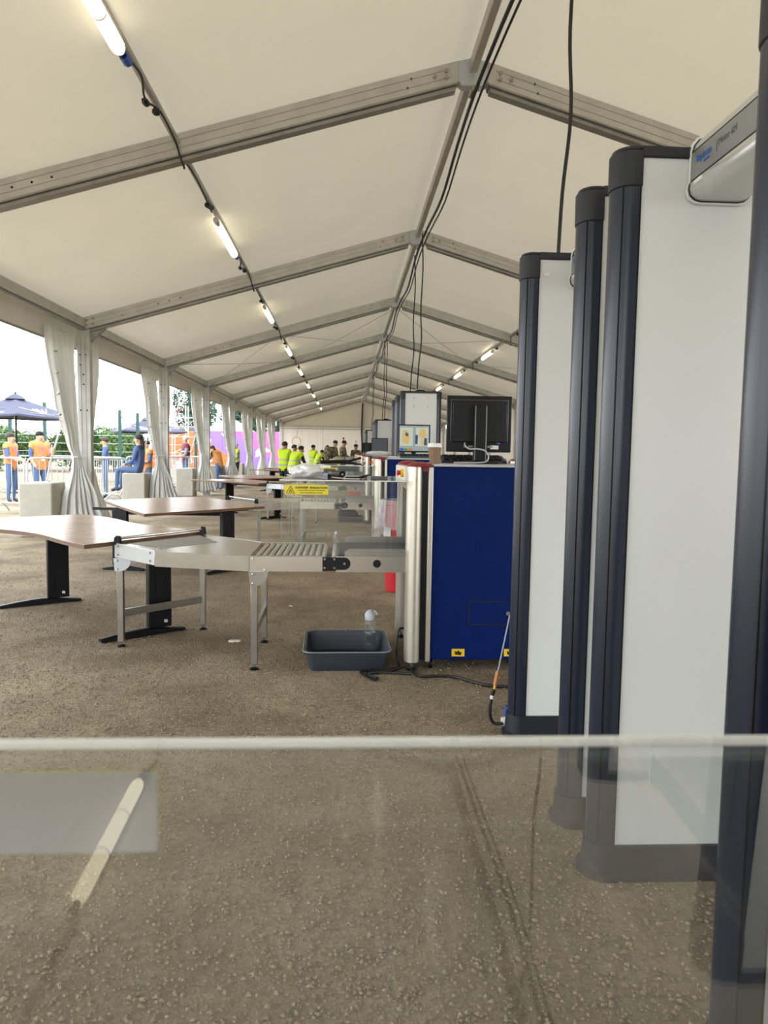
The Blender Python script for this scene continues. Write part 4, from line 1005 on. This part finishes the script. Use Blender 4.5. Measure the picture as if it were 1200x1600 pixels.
ORANGE = mat('orange tabard', (206, 140, 82), .8, 0, .3, 4); BLKC = mat('black cloth', (24, 24, 28), .8); GREYC = mat('grey cloth', (140, 142, 150), .8); DKT = mat('dark trousers', (36, 38, 46), .85)
PINK = mat('lanyard pink', (206, 130, 160), .6)
BASE = dict(pelvis=(0, 0, .93), spine=(0, -.005, 1.12), chest=(0, 0, 1.32), neck=(0, .005, 1.455), jaw=(0, .03, 1.535), crown=(0, .02, 1.63),
            shl=(-.165, 0, 1.395), ell=(-.21, -.02, 1.12), wrl=(-.225, .06, .90), hal=(-.225, .085, .83), shr=(.165, 0, 1.395), elr=(.21, -.02, 1.12), wrr=(.225, .06, .90), har=(.225, .085, .83),
            hil=(-.09, 0, .87), knl=(-.10, .02, .49), anl=(-.105, -.02, .09), tol=(-.115, .12, .035), hir=(.09, 0, .87), knr=(.10, .02, .49), anr=(.105, -.02, .09), tor=(.115, .12, .035))
RAD = dict(pelvis=.145, spine=.128, chest=.15, neck=.055, jaw=.078, crown=.085, sh=.068, el=.046, wr=.031, ha=.036, hi=.088, kn=.06, an=.04, to=.036)
BONES = [('pelvis', 'spine'), ('spine', 'chest'), ('chest', 'neck'), ('neck', 'jaw'), ('jaw', 'crown'), ('chest', 'shl'), ('shl', 'ell'), ('ell', 'wrl'), ('wrl', 'hal'), ('chest', 'shr'), ('shr', 'elr'), ('elr', 'wrr'), ('wrr', 'har'),
         ('pelvis', 'hil'), ('hil', 'knl'), ('knl', 'anl'), ('anl', 'tol'), ('pelvis', 'hir'), ('hir', 'knr'), ('knr', 'anr'), ('anr', 'tor')]
def region(b):
    a, c = b
    if c in ('jaw', 'crown'): return 'skin'
    if c.startswith('ha'): return 'skin'
    if c.startswith('wr'): return 'fore'
    if c[:2] in ('kn', 'an', 'hi'): return 'legs'
    if c.startswith('to'): return 'shoe'
    return 'torso' if c[:2] not in ('el',) else 'upper'
def person(label, loc, rz, h=1.7, pose=None, skin=0, top=BLUSH, fore='skin', legs=JEANS, hair='dark', hairlen=0, vest=None, cap=None, wide=1.0, group=None, lanyard=False):
    J = dict(BASE); J.update(pose or {}); J = {k: Vector(v) for k, v in J.items()}
    keys = list(J); me = bpy.data.meshes.new('person'); me.from_pydata([J[k] for k in keys], [(keys.index(a), keys.index(b)) for a, b in BONES], [])
    o = bpy.data.objects.new('person', me); COL.objects.link(o)
    sk = o.modifiers.new('skin', 'SKIN'); sb = o.modifiers.new('sub', 'SUBSURF'); sb.levels = 2; sb.render_levels = 2
    for i, k in enumerate(keys):
        r = RAD.get(k) or RAD[k[:2]]
        if k in ('pelvis', 'spine', 'chest', 'hil', 'hir') or k[:2] in ('sh',): r *= wide
        me.skin_vertices[0].data[i].radius = (r, r*.86 if k in ('pelvis', 'spine', 'chest') else r)
    me.skin_vertices[0].data[keys.index('pelvis')].use_root = True
    dg = bpy.context.evaluated_depsgraph_get(); body = bpy.data.meshes.new_from_object(o.evaluated_get(dg))
    bpy.data.objects.remove(o)
    bm = bmesh.new(); bm.from_mesh(body)
    def near(p):
        best = None
        for b in BONES:
            a, c = J[b[0]], J[b[1]]; d = c-a; t = max(0, min(1, (p-a).dot(d)/max(d.length_squared, 1e-9))); q = (p-a-d*t).length/(RAD.get(b[1]) or RAD[b[1][:2]])
            if best is None or q < best[0]: best = (q, region(b))
        return best[1]
    idx = {'skin': 0, 'torso': 1, 'upper': 1, 'fore': 0 if fore == 'skin' else 1, 'legs': 2, 'shoe': 3}
    reg = []
    for f in bm.faces:
        r = near(f.calc_center_median()); f.material_index = idx[r]; f.smooth = True; reg.append(r)
    # face: nose, ears; hands: fingers and thumbs
    hd = J['crown']-J['jaw']; fw = Vector((0, 1, 0)) if 'face' not in J else J['face'].normalized(); mid = J['jaw']+hd*.35; sd_ = hd.normalized().cross(fw).normalized(); fw = sd_.cross(hd.normalized())*-1 if sd_.cross(hd.normalized()).dot(fw) < 0 else sd_.cross(hd.normalized())
    ex = MB()
    ex.cyl(mid+fw*.062+hd*.15, mid+fw*.098-hd*.25, .008, .014, 6); ex.ball(mid+fw*.094-hd*.25, .015, 6, 4)
    for s in (-1, 1): ex.ball(mid+sd_*s*.077, (.012, .02, .03), 8, 5)
    for w_, e_ in (('wrl', 'hal'), ('wrr', 'har')):
        d = (J[e_]-J[w_]).normalized(); sdv = d.orthogonal().normalized(); base = J[e_]; nr = d.cross(sdv)
        for k, (off, ln) in enumerate(((-.024, .060), (-.008, .070), (.008, .066), (.024, .050))):
            p = base+sdv*off+d*.012; ex.tube([p, p+d*ln*.5, p+d*ln*.85+nr*ln*.3, p+d*ln*.9+nr*ln*.6], .0085, 6)
        p = base-sdv*.03-d*.02; ex.tube([p, p-sdv*.018+d*.025, p-sdv*.016+d*.05+nr*.012], .010, 6)
    nv = [bm.verts.new(v) for v in ex.v]
    for f in ex.f:
        try: q = bm.faces.new([nv[i] for i in f]); q.material_index = 0; q.smooth = True
        except ValueError: pass
    body = bpy.data.meshes.new('person'); bm.to_mesh(body)
    for m_ in (SKIN[skin], top, legs, SHOE): body.materials.append(m_)
    P_ = bpy.data.objects.new('person', body); COL.objects.link(P_); P_.location = loc; P_.rotation_euler = (0, 0, rz); s = h/1.715; P_.scale = (s, s, s)
    tag(P_, label, 'person', group)
    # vest: the torso faces pushed outwards
    if vest is not None:
        b2 = bm.copy(); b2.faces.ensure_lookup_table()
        kill = [f for i, f in enumerate(b2.faces) if i >= len(reg) or reg[i] != 'torso' or (J['pelvis'].z < f.calc_center_median().z+10 and f.calc_center_median().z < J['pelvis'].z-.12)]
        bmesh.ops.delete(b2, geom=kill, context='FACES'); b2.normal_update()
        for v in b2.verts: v.co += v.normal*.014
        vm = bpy.data.meshes.new('vest'); b2.to_mesh(vm); b2.free(); vm.materials.clear()
        v_ = mkobj('vest', vm, vest, P_, smooth=False)
        for p in vm.polygons: p.use_smooth = True; p.material_index = 0
    bm.free()
    # hair or cap: shell over the crown and the back of the head
    hm = MB(); C_ = J['jaw']+hd*.62
    hm.ball((0, 0, 0), 1, 18, 12); vs = []
    for x, y, z in hm.v:
        r = Vector((x, y, z)); k = 1.0
        if y > .35 and z < .42: k = .80            # hairline over the face
        if z < -.35: k = .78
        vs.append(C_+sd_*x*.092*k+fw*(y*.104*k-.012)+hd.normalized()*(z*.092*k+.028))
    hm.v = [tuple(v) for v in vs]
    ho = hm.build('cap' if cap else 'hair', cap or HAIR[hair], P_)
    if cap: 
        q = MB().ball(C_+fw*.10+hd*.25, (.06, .06, .010), 12, 6).build('cap_peak', cap, P_)
    if hairlen:
        pt = [C_-fw*.085+hd*.1, C_-fw*.10-hd*.7, C_-fw*.115-hd*(.9+hairlen*4), C_-fw*.10-hd*(1.0+hairlen*8)]
        MB().tube(pt, .062, 10, .7).build('long_hair', HAIR[hair], P_)
    for s_ in (-1, 1):
        MB().ball(mid+fw*.078+sd_*s_*.03+hd*.22, .006, 8, 5).build('eye', BLKC, P_)
    MB().ball(mid+fw*.079-hd*.62, (.022, .008, .006), 8, 4).build('mouth', mat('lip', (150, 84, 80), .5) if 'lip' not in bpy.data.materials else bpy.data.materials['lip'], P_)
    if lanyard:
        MB().tube([J['neck']+Vector((-.05, .03, .02)), J['chest']+Vector((-.05, .135, 0)), J['spine']+Vector((0, .15, .02)), J['chest']+Vector((.05, .135, 0)), J['neck']+Vector((.05, .03, .02))], .009, 5).build('lanyard', PINK, P_)
        MB().box(-.04, .04, J['spine'].y+.145, J['spine'].y+.152, J['spine'].z-.10, J['spine'].z).build('pass_card', WHITE, P_)
    return P_
ARMF = dict(ell=(-.20, .06, 1.12), wrl=(-.10, .26, 1.05), hal=(-.05, .32, 1.04), elr=(.20, .06, 1.12), wrr=(.10, .26, 1.05), har=(.05, .32, 1.04))
HOLD = dict(ell=(-.20, .04, 1.12), wrl=(-.12, .24, 1.20), hal=(-.10, .29, 1.24), elr=(.21, -.02, 1.12), wrr=(.20, .13, .93), har=(.19, .18, .88))
CROSS = dict(ell=(-.20, .05, 1.12), wrl=(.02, .19, 1.10), hal=(.08, .18, 1.12), elr=(.20, .05, 1.12), wrr=(-.02, .21, 1.08), har=(-.08, .19, 1.08))
LEAN = dict(spine=(0, .06, 1.10), chest=(0, .17, 1.26), neck=(0, .26, 1.36), jaw=(0, .33, 1.41), crown=(0, .36, 1.50), shl=(-.165, .19, 1.33), shr=(.165, .19, 1.33), ell=(-.22, .30, 1.08), wrl=(-.16, .48, .98), hal=(-.14, .54, .96), elr=(.22, .30, 1.08), wrr=(.16, .48, .98), har=(.14, .54, .96))
SIT = dict(pelvis=(0, 0, .93), hil=(-.10, .04, .90), hir=(.10, .04, .90), knl=(-.13, .44, .93), knr=(.13, .44, .93), anl=(-.12, .48, .50), anr=(.12, .48, .50), tol=(-.12, .60, .45), tor=(.12, .60, .45), ell=(-.20, .06, 1.12), wrl=(-.12, .28, 1.03), hal=(-.10, .34, 1.01), elr=(.20, .06, 1.12), wrr=(.12, .28, 1.03), har=(.10, .34, 1.01))
G1 = 'people outside the tent'; G2 = 'men in yellow vests'; G3 = 'soldiers'
person('woman with short dark hair and orange-blue top behind the barrier', (-7.85, 17.75, 0), -1.75, 1.66, ARMF, 0, BLUSH, 'skin', JEANS, 'brown', 0, ORANGE, None, 1.05, G1, True)
w2p = person('woman with ponytail holding a drink bottle, orange-blue top, behind the barrier', (-7.02, 17.35, 0), -2.25, 1.70, HOLD, 0, BLUSH, 'skin', JEANS, 'dark', .12, ORANGE, None, 1.3, G1, True)
_h = Matrix.Rotation(-2.25, 4, 'Z') @ Vector((-.10, .345, 1.20))
dk = empty('drink_bottle', (-7.02+_h.x, 17.35+_h.y, _h.z-.03), label='small drink bottle in the hand of the ponytailed woman', cat='bottle')
MB().lathe([(.03, 0), (.034, .01), (.034, .12), (.014, .17), (.013, .19)], 14).build('bottle_body', PINK, dk); MB().cyl((0, 0, .19), (0, 0, .21), .015, n=10).build('cap', WHITE, dk)
person('person in a blue jacket half hidden behind the nearest curtained post', (-6.3, 19.75, 0), 1.9, 1.62, CROSS, 0, BLUSH, 'top', JEANS, 'brown', 0, None, None, 1.0, G1)
person('woman with long dark hair sitting on a concrete block', (-4.46, 16.25, -.03), 1.45, 1.68, SIT, 0, BLUSH, 'top', JEANS, 'dark', .14, None, None, .95, G1)
person('person in an orange tabard standing behind the seated woman', (-5.0, 18.9, 0), 2.4, 1.55, CROSS, 0, BLUSH, 'skin', JEANS, 'brown', 0, ORANGE, None, 1.0, G1)
person('grey-haired person in a maroon vest with pale stripes at the barrier', (-5.08, 23.8, 0), -1.1+PI, 1.78, ARMF, 0, GREYC, 'skin', JEANS, 'grey', 0, MAROON, None, 1.1, G1)
person('woman in orange tabard with dark hair tied back, leaning on a block', (-4.15, 24.6, 0), 1.0, 1.6, LEAN, 0, GREYC, 'top', JEANS, 'dark', .06, ORANGE, None, 1.05, G1, True)
person('dark-haired person in blue next to the leaning woman', (-4.75, 25.4, 0), -.4, 1.6, CROSS, 1, BLUSH, 'top', JEANS, 'dark', 0, ORANGE, None, 1.0, G1)
person('white-haired person in a pale yellow vest beyond the fourth curtain', (-4.05, 27.6, 0), 2.2, 1.6, CROSS, 0, GREYC, 'top', DKT, 'grey', 0, HIVIS, None, 1.05, G1)
person('bearded man in yellow vest seen from behind, closest of the vest group', (-1.77, 21.6, 0), -.5, 1.61, ARMF, 1, BLKC, 'top', DKT, 'dark', 0, HIVIS, None, 1.3, G2)
person('man in black shirt between two yellow vests', (-1.56, 22.5, 0), -1.7, 1.53, CROSS, 1, BLKC, 'top', DKT, 'dark', 0, None, None, 1.1, G2)
person('man in yellow vest leaning over a desk', (-1.50, 20.9, 0), -.9, 1.60, dict(LEAN, crown=(0, .34, 1.51)), 1, BLKC, 'top', DKT, 'dark', 0, HIVIS, None, 1.3, G2)
person('man in yellow vest and black cap standing further back', (-1.36, 31.0, 0), -.6, 1.62, CROSS, 1, BLKC, 'top', DKT, 'dark', 0, HIVIS, BLKC, 1.1, G2)
person('man in yellow vest and black cap bending forward', (-1.20, 30.2, 0), -.9, 1.52, LEAN, 1, BLKC, 'top', DKT, 'dark', 0, HIVIS, BLKC, 1.1, G2)
LOOKD = dict(ARMF, jaw=(0, .05, 1.53), crown=(0, .075, 1.62))
person('soldier in camouflage with dark short hair carrying a backpack', (-.47, 29.8, 0), -1.1, 1.80, LOOKD, 0, CAMO, 'skin', CAMO, 'dark', 0, None, None, 1.1, G3)
person('soldier in camouflage wearing a dark beret with a plume', (-.12, 30.7, 0), -1.2, 1.82, LOOKD, 0, CAMO, 'top', CAMO, 'dark', 0, None, BLKC, 1.1, G3)
person('soldier in camouflage facing the camera with a dark plumed hat', (.43, 31.2, 0), PI, 1.68, ARMF, 0, CAMO, 'top', CAMO, 'dark', 0, None, BLKC, 1.05, G3)
bk = empty('backpack', (-.73, 29.65, 1.02), -1.1, 'olive camouflage backpack on the bare-headed soldier', 'backpack')
q = MB().ball((0, 0, .25), (.19, .14, .33), 16, 10); q.build('pack', CAMO, bk); MB().ball((0, -.11, .18), (.12, .07, .14), 12, 8).build('pocket', CAMO, bk)
for s in (-.1, .1): MB().tube([(s, .08, .50), (s, .26, .46), (s, .3, .25), (s, .12, .02)], .02, 6, .5).build('shoulder_strap', BLKC, bk)
for i, (x, y, z) in enumerate(((-.09, 30.73, 1.80), (.43, 31.12, 1.70))):
    hk = MB().tube([(x, y, z-.06), (x, y, z+.05)], .012, 6); hk.ball((x, y, z+.09), .045, 10, 6); o = hk.build('hackle_plume', WHITE if i else RED); tag(o, ['short plume on the beret beside the backpack soldier', 'pale plume on the hat of the soldier facing the camera'][i], 'plume')

# ------------------------------------------------------------------ outside: barriers, parasols, fence, truss, hoarding, trees
def barrier(L=2.2):
    r = empty('crowd_barrier'); z0, z1 = .20, 1.10
    fr = []; R_ = .12
    for cx, cz, a0 in ((L-R_, z1-R_, 0), (R_, z1-R_, 90), (R_, z0+R_, 180), (L-R_, z0+R_, 270)):
        for i in range(6): a = math.radians(a0+18*i); fr.append((cx+R_*math.cos(a), 0, cz+R_*math.sin(a)))
    MB().tube(fr+[fr[0]], .019, 8).build('frame', GALV, r)
    n = 18
    for i in range(1, n): MB().cyl((L*i/n, 0, z0), (L*i/n, 0, z1), .008, n=6).build('bar', GALV, r)
    for x in (.45, L-.45):
        MB().tube([(x, -.30, .02), (x, -.05, .20), (x, .05, .20), (x, .30, .02)], .016, 6).build('foot', GALV, r)
    return r
bar0 = barrier(); B_ = [((-8.62, 15.15), (-6.46, 15.1), 'in front of the short-haired woman'), ((-6.36, 15.1), (-4.9, 16.6), 'in front of the ponytailed woman'), ((-6.9, 19.7), (-5.38, 18.1), 'between the two nearest curtained posts'),
      ((-6.25, 21.4), (-4.9, 23.0), 'behind the seated woman'), ((-6.0, 25.6), (-4.7, 24.0), 'by the person in the maroon vest'), ((-8.7, 19.0), (-6.9, 19.8), 'in the back row behind the women')]
for i, (a, b, nm) in enumerate(B_):
    o = bar0 if i == 0 else copy_tree(bar0); a = Vector(a); b = Vector(b); o.location = (a.x, a.y, 0); o.rotation_euler = (0, 0, math.atan2(b.y-a.y, b.x-a.x))
    tag(o, 'galvanised crowd barrier %s' % nm, 'barrier', 'crowd barriers outside the tent')
PAR = mat('navy parasol cloth', (74, 75, 94), .8, 0, .12, 6)
def parasol(hw=1.25):
    r = empty('parasol')
    MB().cyl((0, 0, 0), (0, 0, 2.78), .028, n=10).build('pole', BLACK, r)
    MB().lathe([(.35, 0), (.35, .06), (.06, .10)], 16).build('base', BLACK, r)
    zt, ze = 2.80, 2.22; n = 8; cv = MB()
    cs = [(hw, hw), (-hw, hw), (-hw, -hw), (hw, -hw)]
    for k in range(4):
        A, B = cs[k], cs[(k+1) % 4]; vs = []
        for i in range(n+1):
            t = i/n; z = lerp(zt, ze, t**.85)
            for j in range(n+1):
                u = j/n; x = lerp(A[0], B[0], u)*t; y = lerp(A[1], B[1], u)*t; vs.append((x, y, z-.04*math.sin(PI*u)*t))
        for j in range(n+1):
            u = j/n; vs.append((lerp(A[0], B[0], u), lerp(A[1], B[1], u), ze-.04*math.sin(PI*u)-.05))
        cv.add(vs, [(i*(n+1)+j, i*(n+1)+j+1, (i+1)*(n+1)+j+1, (i+1)*(n+1)+j) for i in range(n+1) for j in range(n)])
    c = cv.build('canopy', PAR, r)
    MB().lathe([(.30, 2.70), (.12, 2.82), (.02, 2.86)], 8).build('vent_cap', PAR, c); MB().ball((0, 0, 2.88), .03, 8, 6).build('finial', BLACK, c)
    for k in range(4): MB().cyl((0, 0, 2.70), (cs[k][0]*.97, cs[k][1]*.97, ze-.02), .012, n=6).build('rib', GALV, r)
    # white wing emblem with a line under it on each panel
    for k in range(4):
        a = PI/2*k-PI/2; em = MB()
        def at(u, t):   # panel coordinates: u across, t from the peak down
            z = lerp(zt, ze, t**.85)-.04*math.cos(u*1.2)*t+.012; x, y = u*hw, -t*hw
            return Vector((x*math.cos(a+PI/2)-y*math.sin(a+PI/2), x*math.sin(a+PI/2)+y*math.cos(a+PI/2), z))
        for p, q, wd in (((-.03, .80), (-.03, .60), .018), ((.03, .80), (.12, .62), .018), ((.08, .80), (.30, .58), .02), ((-.08, .80), (-.16, .62), .018), ((-.12, .80), (-.55, .60), .02), ((-.45, .86), (.50, .86), .016), ((-.2, .93), (.2, .93), .012)):
            em.tube([at(*p), at((p[0]+q[0])/2, (p[1]+q[1])/2), at(*q)], wd, 5, .35)
        em.build('emblem', WHITE, c)
    return r
p1 = parasol(); p1.location = (-9.55, 22.0, 0); p1.rotation_euler = (0, 0, -.35); tag(p1, 'navy square parasol with white emblem above the two women', 'parasol', 'parasols outside the tent')
p2 = copy_tree(p1); p2.location = (-8.0, 30.4, 0); p2.rotation_euler = (0, 0, .5); p2.scale = (1, 1, .92); tag(p2, 'navy square parasol behind the seated woman', 'parasol', 'parasols outside the tent')
FEN = mat('green fence steel', (40, 76, 72), .5); 
fe = empty('court_fence', (0, 28, 0), label='tall green wire court fence behind the parasols', cat='fence')
for x, z in ((-17, 2.9), (-14.6, 2.9), (-12.37, 2.95), (-11.12, 2.98), (-9.95, 2.4), (-8.39, 2.75), (-7.74, 2.65), (-5.6, 2.6)): MB().box(x-.05, x+.05, -.05, .05, 0, z).build('fence_post', FEN, fe)
for z in (.3, .6, .9, 1.2, 1.5, 1.8, 2.1): MB().cyl((-18, 0, z), (-5.4, 0, z), .008, n=5).build('fence_wire', GALV, fe)
tr = empty('stage_truss', (0, 33, 0), label='silver lattice truss spanning above the green fence', cat='truss')
for z in (2.32, 2.72): MB().cyl((-22, 0, z), (-6.2, 0, z), .028, n=6).build('chord', GALV, tr)
lw = MB(); x = -22
for i in range(40):
    zz = (2.32, 2.72) if i % 2 == 0 else (2.72, 2.32); MB().cyl((x, 0, zz[0]), (x+.39, 0, zz[1]), .014, n=5).build('lattice_brace', GALV, tr); x += .395
for x in (-21.5, -6.4): MB().cyl((x, 0, 0), (x, 0, 2.7), .05, n=8).build('upright', GALV, tr)
def hoard_mat():
    m = mat('printed hoarding', (230, 110, 60), .6); t = m.node_tree; b = t.nodes['Principled BSDF']
    tcn = t.nodes.new('ShaderNodeTexCoord'); s = t.nodes.new('ShaderNodeSeparateXYZ'); t.links.new(tcn.outputs['Object'], s.inputs[0])
    ma = t.nodes.new('ShaderNodeMath'); ma.operation = 'MULTIPLY_ADD'; ma.inputs[1].default_value = 1.5; t.links.new(s.outputs['Z'], ma.inputs[0]); t.links.new(s.outputs['X'], ma.inputs[2])
    mr = t.nodes.new('ShaderNodeMapRange'); mr.inputs[1].default_value = 0; mr.inputs[2].default_value = 13; t.links.new(ma.outputs[0], mr.inputs[0])
    r = t.nodes.new('ShaderNodeValToRGB'); r.color_ramp.interpolation = 'CONSTANT'; e = r.color_ramp.elements
    e[0].color = lin((224, 112, 62)); e[1].position = .50; e[1].color = lin((140, 108, 196)); k = e.new(.70); k.color = lin((226, 96, 160)); k = e.new(.93); k.color = lin((230, 110, 170))
    t.links.new(mr.outputs[0], r.inputs[0])
    nz = t.nodes.new('ShaderNodeTexNoise'); nz.inputs['Scale'].default_value = .9; nz.inputs['Detail'].default_value = 3; t.links.new(tcn.outputs['Object'], nz.inputs['Vector'])
    g = t.nodes.new('ShaderNodeMath'); g.operation = 'GREATER_THAN'; g.inputs[1].default_value = .60; t.links.new(nz.outputs[0], g.inputs[0])
    mx = t.nodes.new('ShaderNodeMix'); mx.data_type = 'RGBA'; mx.inputs[7].default_value = lin((236, 214, 228)); t.links.new(r.outputs[0], mx.inputs[6]); t.links.new(g.outputs[0], mx.inputs[0]); t.links.new(mx.outputs[2], b.inputs['Base Color'])
    return m
hm_ = hoard_mat(); hb = empty('printed_hoarding', (-12.9, 50, 0), label='orange, purple and pink printed hoarding beyond the barriers', cat='hoarding')
me = None
for i in range(6):
    o = MB().box(i*1.55+.01, i*1.55+1.54, 0, .05, .05, 2.62).build('panel', hm_, hb); MB().box(i*1.55-.04, i*1.55+.04, .05, .13, 0, 2.6).build('panel_post', GALV, hb)
bb = MB().prism([(0, 0), (.5, 0), (.25, 1.45), (-.1, 1.45)], 0, .05, 'y').build('blue_board', mat('blue board', (44, 64, 190), .6)); bb.location = (-6.9, 46.0, 0); tag(bb, 'slanted blue board in front of the pink hoarding', 'board')
mh = empty('marquee_tent', (-8.2, 53, 0), label='small pale pointed marquee roof behind the hoarding', cat='marquee')
MB().add([(-1.8, -1.5, 2.6), (1.8, -1.5, 2.6), (1.8, 1.5, 2.6), (-1.8, 1.5, 2.6), (0, 0, 3.7)], [(0, 1, 4), (1, 2, 4), (2, 3, 4), (3, 0, 4)]).build('roof', CURT, mh, smooth=False)
for x, y in ((-1.7, -1.4), (1.7, -1.4), (1.7, 1.4), (-1.7, 1.4)): MB().cyl((x, y, 0), (x, y, 2.6), .04, n=8).build('pole', GALV, mh)
sc_ = empty('scaffold_mast', (-8.6, 39, 0), label='thin red and white lattice mast against the sky', cat='mast')
RW = mat('mast red', (200, 90, 80), .6)
for x in (-.35, .35):
    for y in (-.3, .3): MB().cyl((x, y, 0), (x, y, 3.6), .03, n=6).build('mast_leg', GALV, sc_)
for i in range(8): MB().cyl((-.35, -.3, .4*i+.3), (.35, -.3, .4*i+.7), .02, n=5).build('mast_brace', RW if i % 2 else GALV, sc_)
LEAF = [mat('leaf green', (84, 112, 62), .7, 0, .3, 3), mat('leaf dark', (52, 78, 60), .7, 0, .3, 3)]
BARK = mat('bark', (84, 72, 58), .9)
def crown_mesh(name, rx, ry, rz, n, leaf, seed, cone=False):
    rr = random.Random(seed); m = MB(); lobes = [(rr.uniform(-.6, .6), rr.uniform(-.5, .5), rr.uniform(-.4, .7), rr.uniform(.35, .6)) for _ in range(16)]
    for i in range(n):
        lx, ly, lz, lr = rr.choice(lobes); d = Vector((rr.gauss(0, 1), rr.gauss(0, 1), rr.gauss(0, 1))).normalized()*lr*rr.uniform(.75, 1.03)
        p = Vector((lx, ly, lz))+d
        if cone: k = max(.08, .6-.5*p.z); p.x *= k; p.y *= k
        p = Vector((p.x*rx, p.y*ry, p.z*rz)); a = Vector((rr.gauss(0, 1), rr.gauss(0, 1), rr.gauss(0, 1))).normalized(); b = a.orthogonal().normalized(); s = leaf*rr.uniform(.6, 1.3)
        m.add([p-a*s, p+b*s*.5, p+a*s, p-b*s*.5], [(0, 1, 2, 3)])
    me = bpy.data.meshes.new(name); me.from_pydata(m.v, [], m.f); return me
BM_ = [crown_mesh('foliage', 1.9, 1.5, 1.25, 4500, .09, s) for s in (1, 2)]
TM_ = [crown_mesh('foliage', 2.0, 2.0, 3.0, 5000, .13, 3), crown_mesh('foliage', 2.4, 2.4, 3.2, 5000, .14, 4, True)]
bushes = [(-25, 44), (-22.4, 43), (-19.8, 42), (-17.5, 43), (-15.3, 42), (-13.2, 43), (-21, 46), (-16.5, 46.5), (-14.3, 46.3)]
for i, (x, y) in enumerate(bushes):
    r = empty('bush', (x, y, 0), i*1.1, 'leafy green bush behind the court fence, %s in the row from the hoarding' % ['ninth', 'eighth', 'sixth', 'fifth', 'third', 'first', 'seventh', 'fourth', 'second'][i], 'bush', 'green bushes behind the fence')
    f = mkobj('foliage', BM_[i % 2], LEAF[0], r, smooth=False); f.location = (0, 0, 1.15); f.scale = (1, 1, .95+.1*(i % 3)); tag(f, kind='stuff')
    MB().cyl((0, 0, 0), (0, 0, 1.3), .08, .05, 8).build('stem', BARK, r)
for i, (x, y, k, s, nm) in enumerate(((-12.2, 60, 0, 1.0, 'tall tree seen between the second and third curtained posts'), (-10.0, 66, 1, 1.1, 'dark conifer seen past the third curtained post'), (-7.6, 61, 1, .85, 'dark conifer seen past the fourth curtained post'), (-6.2, 66, 1, .9, 'dark conifer seen past the fifth curtained post'))):
    r = empty('tree', (x, y, 0), i, nm, 'tree', 'trees beyond the hoarding')
    f = mkobj('foliage', TM_[k], LEAF[1], r, smooth=False); f.location = (0, 0, 3.4*s if k else 3.3); f.scale = (s, s, s*(1.0 if k == 0 else .95)); tag(f, kind='stuff')
    MB().cyl((0, 0, 0), (0, 0, 3.6), .18, .10, 10).build('trunk', BARK, r)
# coil of cable hanging on the far gable and the cable run up the gable post
cl = MB()
cl.tube([(-3.1+.28*math.cos(a*.5236), 46.68, 1.95+.28*math.sin(a*.5236)) for a in range(13)], .02, 6)
cl.tube([(-3.1, 46.68, 2.23), (-2.95, 46.7, 2.85)], .015, 5)
tag(cl.build('cable_coil', mat('pinkish cable', (190, 150, 140), .6)), 'thin pinkish cable coil hanging on the far gable wall', 'cable')
vb = MB().tube([(XR-.05, 46.55, 4.4), (XR-.08, 46.55, 3.4), (XR-.1, 46.5, 2.6), (XR-.05, 46.52, 1.6), (XR-.1, 46.5, .02)], .05, 8).build('cable_bundle', CABLE)
tag(vb, 'thick black cable bundle running down the far gable post', 'cable')
